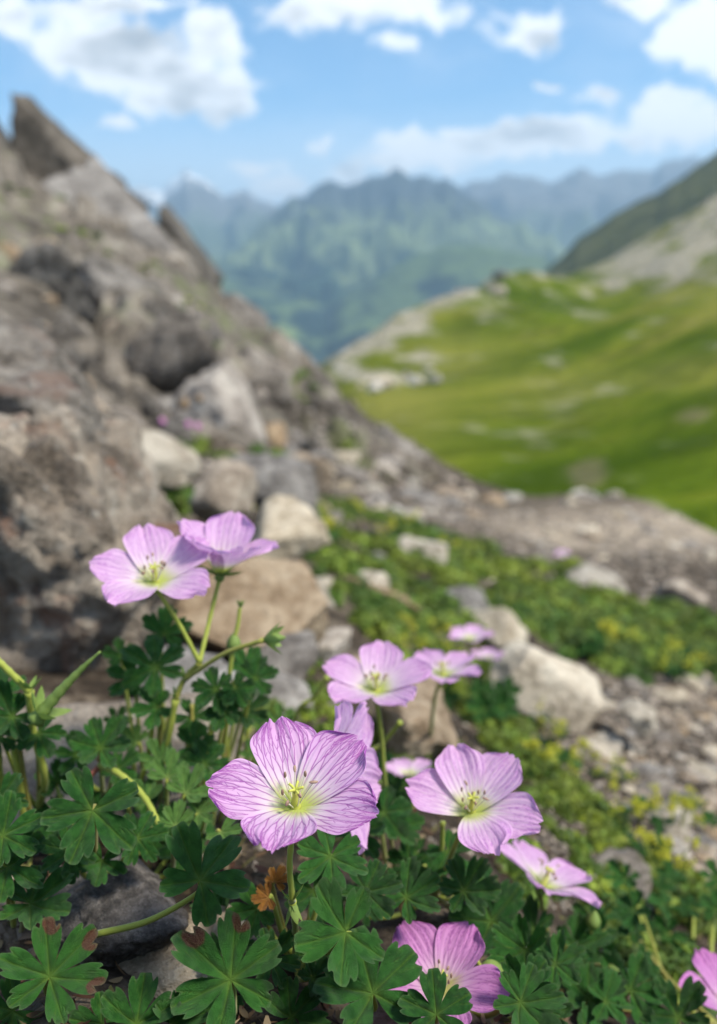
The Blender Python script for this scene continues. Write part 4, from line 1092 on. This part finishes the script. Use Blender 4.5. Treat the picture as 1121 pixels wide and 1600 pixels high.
# 1: the sharp main flower
b = at(462, 1500, .196); pl = plant(b, 'geranium with the large sharp purple-veined flower in front'); PL.append(pl)
fp = at(462, 1262, .163)
A = flower(pl, fp, .0188, 39, 0.0, [102, 178, 254, 334, 38], [26, 22, 31, 24, 27], 'main', 2, 7, label='open flower with crisp dark purple veins', asz=1.0)
node = at(457, 1408, .170)
stem(pl, [fp - A * .002, at(453, 1345, .1665), node], .00075, .0008); stem(pl, [node, at(462, 1450, .180), b], .0009, .001)
sepal_star(pl, node, Vector((0.1, -.2, -1)), .0055, .0011, 'bract', 4, 60); sepal_star(pl, node, Vector((0, -.1, 1)), .006, .0007, 'bract', 3, 55)
for a_ in [(517, 1338, .182, 66, 250, .1, .6), (541, 1456, .172, 88, 200, .15, .25), (583, 1552, .172, 95, 100, .1, .3), (572, 1392, .19, 55, 330, .2, .4)]: L_(pl, *a_, rnd=RN)
L_(pl, 430, 1378, .188, 24, 60, .3, .2, LEAFW[0], label='small orange withered leaf'); L_(pl, 420, 1402, .184, 26, 200, -.2, .3, LEAFW[1], label='small orange withered leaf')
# 2: right-hand open flower
b = at(680, 1400, .235); pl = plant(b, 'geranium with the pale open flower right of the sharp one'); PL.append(pl)
fp = at(737, 1268, .205)
A = flower(pl, fp, .0180, 38, .05, [172, 112, 52, 342, 290], [16, 26, 26, 20, 24], 'soft', 4, 9)
stem(pl, [fp - A * .002, at(712, 1320, .212), b], .0008, .001); stem(pl, [at(692, 1285, .222), at(690, 1330, .226), b], .0008, .001)
for a_ in [(635, 1402, .195, 55, 60, .2, .4), (725, 1392, .205, 55, 30, .1, .5), (768, 1440, .225, 70, 110, 0, .2), (700, 1330, .225, 45, 300, 0, .5)]: L_(pl, *a_, rnd=RN)
# 3: leaning flower
b = at(860, 1480, .27); pl = plant(b, 'geranium with the flower tilted towards the lower right'); PL.append(pl)
fp = at(848, 1385, .25)
A = flower(pl, fp, .0185, 64, .42, P5(60, 4, 3), 20, 'soft', 1, 8); stem(pl, [fp - A * .002, at(850, 1430, .26), b], .0008, .001)
for a_ in [(845, 1520, .225, 55, 80, .1, .4), (900, 1480, .25, 50, 20, .3, .4), (800, 1480, .23, 50, 150, .1, .5), (920, 1560, .23, 55, 60, .2, .3)]: L_(pl, *a_, rnd=RN)
# 4: low magenta flower behind a leaf
b = at(690, 1600, .205); pl = plant(b, 'geranium with the deep magenta flower partly behind a leaf at the bottom'); PL.append(pl)
fp = at(690, 1548, .188)
A = flower(pl, fp, .0166, 36, 0, [128, 62, 344, 200, 272], 24, 'deep', 0, 8); stem(pl, [fp - A * .002, at(690, 1580, .203), b - Vector((0, 0, .004))], .0008, .001)
L_(pl, 682, 1585, .168, 62, 95, 0, .1, LEAF[5]); L_(pl, 800, 1600, .20, 50, 40, .2, .3, rnd=RN)
bud(pl, at(752, 1510, .196), VR * .95 + VU * -.25, .0066, .0021); stem(pl, [at(752, 1510, .196), at(735, 1504, .20), b], .0006, .0008)
# 5: flower cut by the right frame edge
b = at(1120, 1600, .262); pl = plant(b, 'geranium with the pink flower cut off by the right frame edge'); PL.append(pl)
fp = at(1150, 1585, .235)
A = flower(pl, fp, .0185, 45, .25, [140, 68, 212, 284, 356], 22, 'deep', 2, 6); stem(pl, [fp - A * .002, b - Vector((0, 0, .004))], .0008, .001)
for a_ in [(985, 1548, .23, 60, 70, .1, .3), (1060, 1590, .225, 60, 110, .1, .3)]: L_(pl, *a_, rnd=RN)
bud(pl, at(950, 1510, .235), VR * .93 + VU * -.3, .0075, .0018); stem(pl, [at(950, 1510, .235), at(925, 1512, .24), at(900, 1560, .245), b], .0006, .0008)
# 6: flower in the middle
b = hit(615, 1255); pl = plant(b, 'geranium with the blurred flower on a tall stem in the middle'); PL.append(pl)
fp = at(588, 1080, .25)
A = flower(pl, fp, .0186, 56, 0, P5(84, 4, 8), [26, 22, 20, 20, 24], 'soft', 0, 9); stem(pl, [fp - A * .002, at(597, 1160, .262), at(604, 1240, .275), b], .00085, .001)
stem(pl, [at(626, 1128, .262), at(600, 1160, .268), at(575, 1190, .275), b], .0009, .001, M_STEM)
for a_ in [(600, 1270, .24, 50, 300, .1, .5), (560, 1300, .22, 50, 250, 0, .5), (620, 1290, .24, 45, 10, .2, .5)]: L_(pl, *a_, rnd=RN)
# 7: flower right behind it
b = hit(670, 1180); pl = plant(b, 'geranium with the pale flower just right of the tall-stemmed one'); PL.append(pl)
fp = at(692, 1056, .31)
A = flower(pl, fp, .0165, 66, 0, P5(50, 4, 9), 18, 'soft', 3, 6); stem(pl, [fp - A * .002, at(680, 1090, .325), b], .0009, .001)
# 8: flower seen from the side behind the main one
b = hit(500, 1330); pl = plant(b, 'geranium with the side-on flower directly behind the sharp one'); PL.append(pl)
fp = at(512, 1205, .203)
flower(pl, fp, .0205, 0, 0, P5(4, 3, 2), 26, 'soft', 5, 0, axis=VR * .93 + camdir(fp) * .24 + VU * .06); stem(pl, [fp + VR * .002, at(570, 1280, .215), b], .0008, .001)
stem(pl, [at(512, 1058, .29), at(490, 1090, .295), at(465, 1115, .30), hit(455, 1200)], .0009, .001)
# 9: pair on the left
b = hit(235, 1240); pl = plant(b, 'geranium with two blurred flowers in front of the large boulder'); PL.append(pl)
f1 = at(243, 910, .225); f2 = at(345, 893, .24); j1 = at(312, 1035, .232); j2 = at(288, 1062, .235); j3 = at(275, 1092, .236)
A = flower(pl, f1, .0185, 50, -.06, [95, 168, 232, 318, 30], [28, 20, 20, 20, 22], 'soft', 2, 9); stem(pl, [f1 - A * .002, at(280, 975, .229), j1], .0008, .0009)
A = flower(pl, f2, .0195, 66, .14, P5(80, 4, 6), [50, 42, 46, 48, 40], 'soft', 1, 4); stem(pl, [f2 - A * .002, at(325, 980, .236), j1], .0008, .0009)
stem(pl, [j1, j2, j3], .0010, .0011); stem(pl, [j3, at(258, 1180, .24), at(240, 1230, .25), b], .0012, .0014); stem(pl, [at(240, 1125, .24), at(232, 1180, .245), at(220, 1230, .25), b], .0010, .0012)
stem(pl, [j2, at(350, 1022, .228), at(412, 1000, .224)], .0009, .0008); sepal_star(pl, at(412, 1000, .224), VR + VU * .1, .007, .0016, 'bract', 6, 40); bud(pl, at(414, 1000, .224), VR + VU * .12, .006, .0016)
sepal_star(pl, j3, Vector((0, 0, 1)), .004, .0006, 'bract', 4, 50); sepal_star(pl, at(288, 1062, .235), Vector((0, 0, 1)), .004, .0006, 'bract', 4, 60)
stem(pl, [at(375, 950, .25), at(372, 975, .25), at(366, 1000, .25)], .0007, .0009); bud(pl, at(366, 1018, .25), VU, .006, .0022); sepal_star(pl, at(376, 950, .25), VU, .003, .0006, 'bract', 5, 50)
stem(pl, [at(366, 1000, .25), at(358, 1060, .252), at(352, 1130, .255), at(345, 1200, .26), b], .0009, .001); stem(pl, [at(352, 1120, .25), at(350, 1160, .252), at(349, 1195, .255)], .001, .001, M_STEMR)
for a_ in [(243, 1043, .245, 58, 120, 0, .4), (246, 1105, .24, 40, 200, 0, .4), (257, 990, .26, 46, 80, .2, .3), (338, 1078, .235, 42, 200, .1, .4), (368, 1075, .235, 32, 300, .2, .2), (350, 1112, .235, 34, 250, 0, .2), (400, 1060, .25, 38, 20, .1, .4),
           (300, 1120, .25, 42, 330, 0, .5), (300, 1165, .24, 40, 10, .1, .4), (385, 1110, .26, 38, 0, .1, .4), (205, 1060, .25, 40, 160, -.1, .3), (385, 1040, .26, 34, 60, .1, .3), (320, 1195, .235, 44, 30, 0, .5), (190, 1025, .27, 30, 100, 0, .3)]: L_(pl, *a_, rnd=RN)
for a_ in [(262, 1215, .225, 40, 80), (250, 1190, .235, 36, 110), (290, 1240, .215, 44, 60), (230, 1250, .22, 34, 120), (310, 1270, .215, 34, 20)]: L_(pl, *a_, 0, .7, RN.choice(LEAFY))
for (px, py, d, r_, an) in [(180, 1130, .27, 26, 60), (330, 1230, .22, 36, 340), (275, 1290, .205, 34, 80), (410, 1150, .27, 30, 20), (395, 1185, .26, 30, 60), (440, 1130, .30, 28, 100), (455, 1165, .29, 28, 330), (215, 1160, .255, 30, 140), (345, 1300, .20, 34, 300), (200, 1255, .215, 30, 90)]:
    L_(pl, px, py, d, r_, an, RN.uniform(-.3, .3), RN.uniform(.3, .8), RN.choice(LEAFY))
for (x0, y0, x1, y1, d) in [(265, 1110, 246, 1200, .245), (300, 1100, 290, 1220, .25), (330, 1130, 318, 1235, .245), (395, 1100, 385, 1200, .27), (205, 1120, 210, 1210, .26)]:
    stem(pl, [at(x0, y0, d), at((x0 + x1) / 2 + RN.uniform(-6, 6), (y0 + y1) / 2, d), at(x1, y1, d + .006)], .0007, .0010)
# 10-13: small distant flowers
for (px, py, d, Lf, lab, tau, sg) in [(735, 1000, .50, .0150, 'distant small geranium with a pale flower beside the grey pointed stone', 68, 0), (762, 1030, .52, .0125, 'distant small geranium with the lowest of the small pink flowers', 72, 1),
                             (640, 1212, .30, .0105, 'geranium with pink petals peeping out left of the pale open flower', 70, 2), (880, 868, 1.5, .016, 'farthest geranium, a tiny pink dot above the green mat', 60, 3)]:
    p = at(px, py, d); b = Vector((p.x + .004, p.y + .02, gz(p.x, p.y + .02))); pl = plant(b, lab)
    A = flower(pl, p, Lf, tau, .0, P5(70 + 20 * sg, 5, sg), 20, 'far', sg, 0); stem(pl, [p - A * .002, (p + b) * .5 + Vector((0, .004, 0)), b], .0008, .001, n=4, sides=6)
    for k in range(4): leaf(pl, b + Vector((RN.uniform(-.02, .02), RN.uniform(-.02, .01), .012)), .012, RN.uniform(0, 360), rnd=RN)

# leafy plants without flowers
def leafplant(bx, by, bd, label, leaves, filler=True):
    b = at(bx, by, bd); pl = plant(b, label, group='geranium plants without flowers')
    for q in leaves:
        kw = {}
        if len(q) > 7: kw = dict(me=q[7]); q = q[:7]
        L_(pl, *q, rnd=RN, **kw)
    if filler: PL.append(pl)
    return pl
leafplant(110, 1600, .187, 'leafy geranium with red-brown blotched leaves at lower left', [(78, 1526, .166, 88, 70, .05, .2, LEAFD[0]), (20, 1580, .17, 60, 200, 0, .3, LEAFD[1])])
leafplant(150, 1460, .178, 'leafy geranium whose leaf hangs over the dark cracked stone', [(313, 1376, .167, 84, 60, .02, .35, LEAF[1])])
leafplant(370, 1600, .185, 'leafy geranium with the large cupped leaf right of the pale slab', [(361, 1531, .160, 100, 110, 0, .15, LEAFD[1]), (425, 1500, .178, 50, 30, .2, .4), (455, 1590, .172, 60, 20, .1, .3)])
leafplant(215, 1640, .175, 'leafy geranium with narrow raised lobes at the bottom below the slab', [(214, 1600, .156, 72, 80, .1, .45, LEAF[4]), (270, 1600, .157, 50, 20, .1, .4), (160, 1600, .160, 50, 170, 0, .4)])
pl = leafplant(150, 1370, .205, 'leafy geranium with the broad round leaf left of the sharp flower', [(145, 1266, .180, 86, 250, 0, .2, LEAF[2]), (110, 1330, .19, 50, 200, 0, .4), (215, 1310, .195, 48, 340, .1, .5), (160, 1345, .195, 44, 260, 0, .4), (90, 1222, .235, 36, 90, 0, .4)])
n_ = at(158, 1195, .225); stem(pl, [at(132, 1222, .222), n_], .001, .001, M_STEMR); stem(pl, [n_, at(190, 1212, .22), at(225, 1245, .215), at(250, 1290, .21)], .0012, .001); sepal_star(pl, n_, VU, .0045, .0006, 'bract', 4, 50, M_STEMR); stem(pl, [at(132, 1222, .222), at(140, 1300, .215), pl.location.copy()], .001, .0012)
leafplant(20, 1450, .205, 'leafy geranium at the left edge with flat spread leaves', [(48, 1412, .182, 66, 20, .1, .9, LEAF[3]), (5, 1305, .178, 66, 60, -.1, .3), (12, 1355, .18, 60, 330, 0, .7), (0, 1250, .20, 50, 120, 0, .3)])
leafplant(160, 1240, .25, 'leafy geranium with small rounded leaflets under the boulder', [(157, 1168, .225, 52, 80, 0, .3, LEAF[9]), (185, 1200, .23, 34, 330, .2, .4), (120, 1180, .235, 36, 180, 0, .4)], False)
pl = leafplant(60, 1265, .24, 'geranium with long beaked seed pods at the left edge', [(20, 1120, .215, 52, 220, 0, .6), (60, 1146, .22, 44, 290, 0, .5), (5, 1085, .225, 44, 100, 0, .3), (0, 1150, .22, 40, 180, 0, .4)], False)
n_ = at(46, 1080, .215); stem(pl, [at(-20, 1015, .21), at(10, 1045, .212), n_], .0011, .0012); stem(pl, [n_, at(52, 1140, .22), at(70, 1215, .228), pl.location.copy()], .0013, .0014)
stem(pl, [at(18, 1150, .222), at(30, 1210, .226), at(36, 1265, .23), at(40, 1300, .235)], .0012, .0012); stem(pl, [at(-5, 1130, .222), at(2, 1240, .23), at(5, 1300, .235)], .0012, .0012)
sepal_star(pl, n_, VU, .005, .0009, 'bract', 5, 40); stem(pl, [at(56, 1125, .21), at(90, 1085, .209), at(125, 1048, .208), at(157, 1018, .207)], .0024, .0003, M_SEPAL, 'seed_pod'); sepal_star(pl, at(60, 1118, .21), VR + VU, .009, .002, 'bract', 4, 28)

# filler leaves low in the cushion, shared out to the plants whose base is nearest
for (x0, y0, x1, y1, n, lo, hi, rl) in [(0, 1290, 560, 1600, 22, .003, .016, .0080), (480, 1260, 860, 1600, 52, .004, .03, .0085), (780, 1400, 1121, 1640, 50, .004, .022, .0085), (280, 1230, 520, 1420, 18, .004, .02, .0085), (380, 1130, 700, 1320, 39, .004, .03, .0085), (60, 1250, 330, 1360, 16, .004, .018, .0085)]:
    for _ in range(n):
        px, py = RN.uniform(x0, x1), RN.uniform(y0, y1)
        if x0 == 0 and 90 < px < 285 and py > 1370: continue
        p = hit(px, py)
        if p is None: continue
        q = Vector((p.x, p.y, p.z + RN.uniform(lo, hi)))
        cx_, cy_ = 560.5 + FPX * q.dot(VR) / q.dot(VF), 800 - FPX * q.dot(VU) / q.dot(VF)
        if any(math.hypot(cx_ - kx, cy_ - ky) < kr for kx, ky, kr in ((680, 1520, 115), (462, 1250, 140), (740, 1240, 120), (860, 1365, 90), (590, 1050, 90), (545, 1200, 120), (1115, 1540, 80), (215, 1490, 110))): continue
        pl = min(PL, key=lambda o: (o.location - q).length)
        n_ = (camdir(q) * .5 + Vector((0, 0, 1)) * .7 + Vector((RN.gauss(0, .4), RN.gauss(0, .4), 0))).normalized()
        leaf(pl, q, rl * RN.uniform(.7, 1.15), RN.uniform(0, 360), me=RN.choice(LEAF), n=n_, stalk=True)
bud(PL[2], at(925, 1452, .25), VU + VR * .2, .006, .0022); stem(PL[2], [at(925, 1452, .25), at(915, 1480, .255), PL[2].location.copy()], .0006, .0008)

# ------------------------------------------------------------------ lady's mantle with yellow-green sprays
def mantle_meshes(seed):
    r = random.Random(seed); sp_, cl_, lf_ = [], [], []
    for k in range(5):
        a_ = r.uniform(0, 6.28); ln = r.uniform(.018, .038); tip = Vector((math.cos(a_) * .018 * r.uniform(.3, 1.3), math.sin(a_) * .018 * r.uniform(.3, 1.3), ln))
        sp_.append(tube(spline([(0, 0, 0), tuple(tip * .5 + Vector((0, 0, .004))), tuple(tip)], 4), .0006, 5))
        for _ in range(15):
            c = tip + Vector((r.gauss(0, .0028), r.gauss(0, .0028), r.gauss(0, .0024))); s_ = r.uniform(.0011, .0019)
            o6 = [(1, 0, 0), (0, 1, 0), (-1, 0, 0), (0, -1, 0), (0, 0, 1), (0, 0, -1)]
            cl_.append(([tuple(c + Vector(q) * s_) for q in o6], [(0, 1, 4), (1, 2, 4), (2, 3, 4), (3, 0, 4), (1, 0, 5), (2, 1, 5), (3, 2, 5), (0, 3, 5)]))
    v, f = join(sp_); s_ = mesh('stem', v, f, M_STEM); v, f = join(cl_); c_ = mesh('flower_spray', v, f, M_YEL, False)
    return s_, c_
MANT = [mantle_meshes(900 + i) for i in range(4)]
def mantle(px, py, size, label, group):
    p = hit(px, py)
    if p is None: return
    s_, c_ = RN.choice(MANT)
    o = bpy.data.objects.new('mantle_plant', None); COL.objects.link(o); o.location = p; o.rotation_euler = (0, 0, RN.uniform(0, 6.28)); o.scale = (size,) * 3; o.empty_display_size = .02
    tag(o, label, "lady's mantle", group)
    link('stem', s_, o); link('flower_spray', c_, o)
    for k in range(3):
        a_ = RN.uniform(0, 6.28)
        link('leaf', RN.choice(LEAF[:8]), o, mat4=Matrix.Translation((.016 * math.cos(a_), .016 * math.sin(a_), .012)) @ Matrix.Rotation(RN.uniform(-.4, .4), 4, 'X') @ Matrix.Rotation(a_, 4, 'Z') @ Matrix.Scale(.012, 4))
MPOS = [q for i_, q in enumerate([(640, 1000), (660, 985), (625, 975), (690, 1010), (600, 1020), (645, 1030), (700, 1040), (560, 970), (800, 1110), (830, 1130), (790, 1090), (860, 1170), (880, 1180), (820, 1190), (840, 1220), (870, 1215), (900, 1240), (930, 1250), (905, 1210), (950, 1280), (975, 1300), (1000, 1290), (1040, 1330), (1060, 1310), (1080, 1290),
        (1100, 1320), (1050, 1360), (1085, 1350), (890, 1180), (960, 1230), (1020, 1370), (790, 1160), (770, 1210), (500, 860), (530, 830), (560, 810), (490, 830), (520, 900), (600, 850), (640, 830), (580, 880), (700, 870), (740, 900), (1000, 1020), (950, 1040), (1060, 1060), (660, 940), (620, 920), (370, 815)]) if i_ % 3 != 1 and i_ % 5 != 2]
for (px, py) in MPOS:
    pp_ = hit(px, py)
    mantle(px, py, .62 if pp_.y < .8 else 1.3, "lady's mantle with yellow-green flower sprays in the green mat", "lady's mantle plants in the mat")
mantle(170, 760, 1.9, "tall lady's mantle with yellow sprays behind the large boulder's right edge", None)
mantle(190, 770, 1.4, "shorter lady's mantle next to the tall one behind the large boulder", None)

# dry stalk with a seed head and pink tufts
b = hit(185, 790); o = plant(b, 'thin dry stalk with a brown seed head and pink tufts before the crag', 'wildflower', None, 'wildflower')
d_ = max(.6, b.y)
stem(o, [b, at(215, 715, d_), at(250, 665, d_), at(290, 625, d_)], .0012, .0008, M_DRY)
bud(o, at(285, 640, d_), VU + VR * .4, .020, .009, M_DRY, 'seed_head'); bud(o, at(305, 625, d_), VU * .2 + VR, .014, .007, M_DRY, 'seed_head')
for (px, py) in ((250, 660), (290, 665), (305, 668)):
    bud(o, at(px, py, d_), VU * .3 + VR, .010, .006, M_TUFT, 'flower_head')
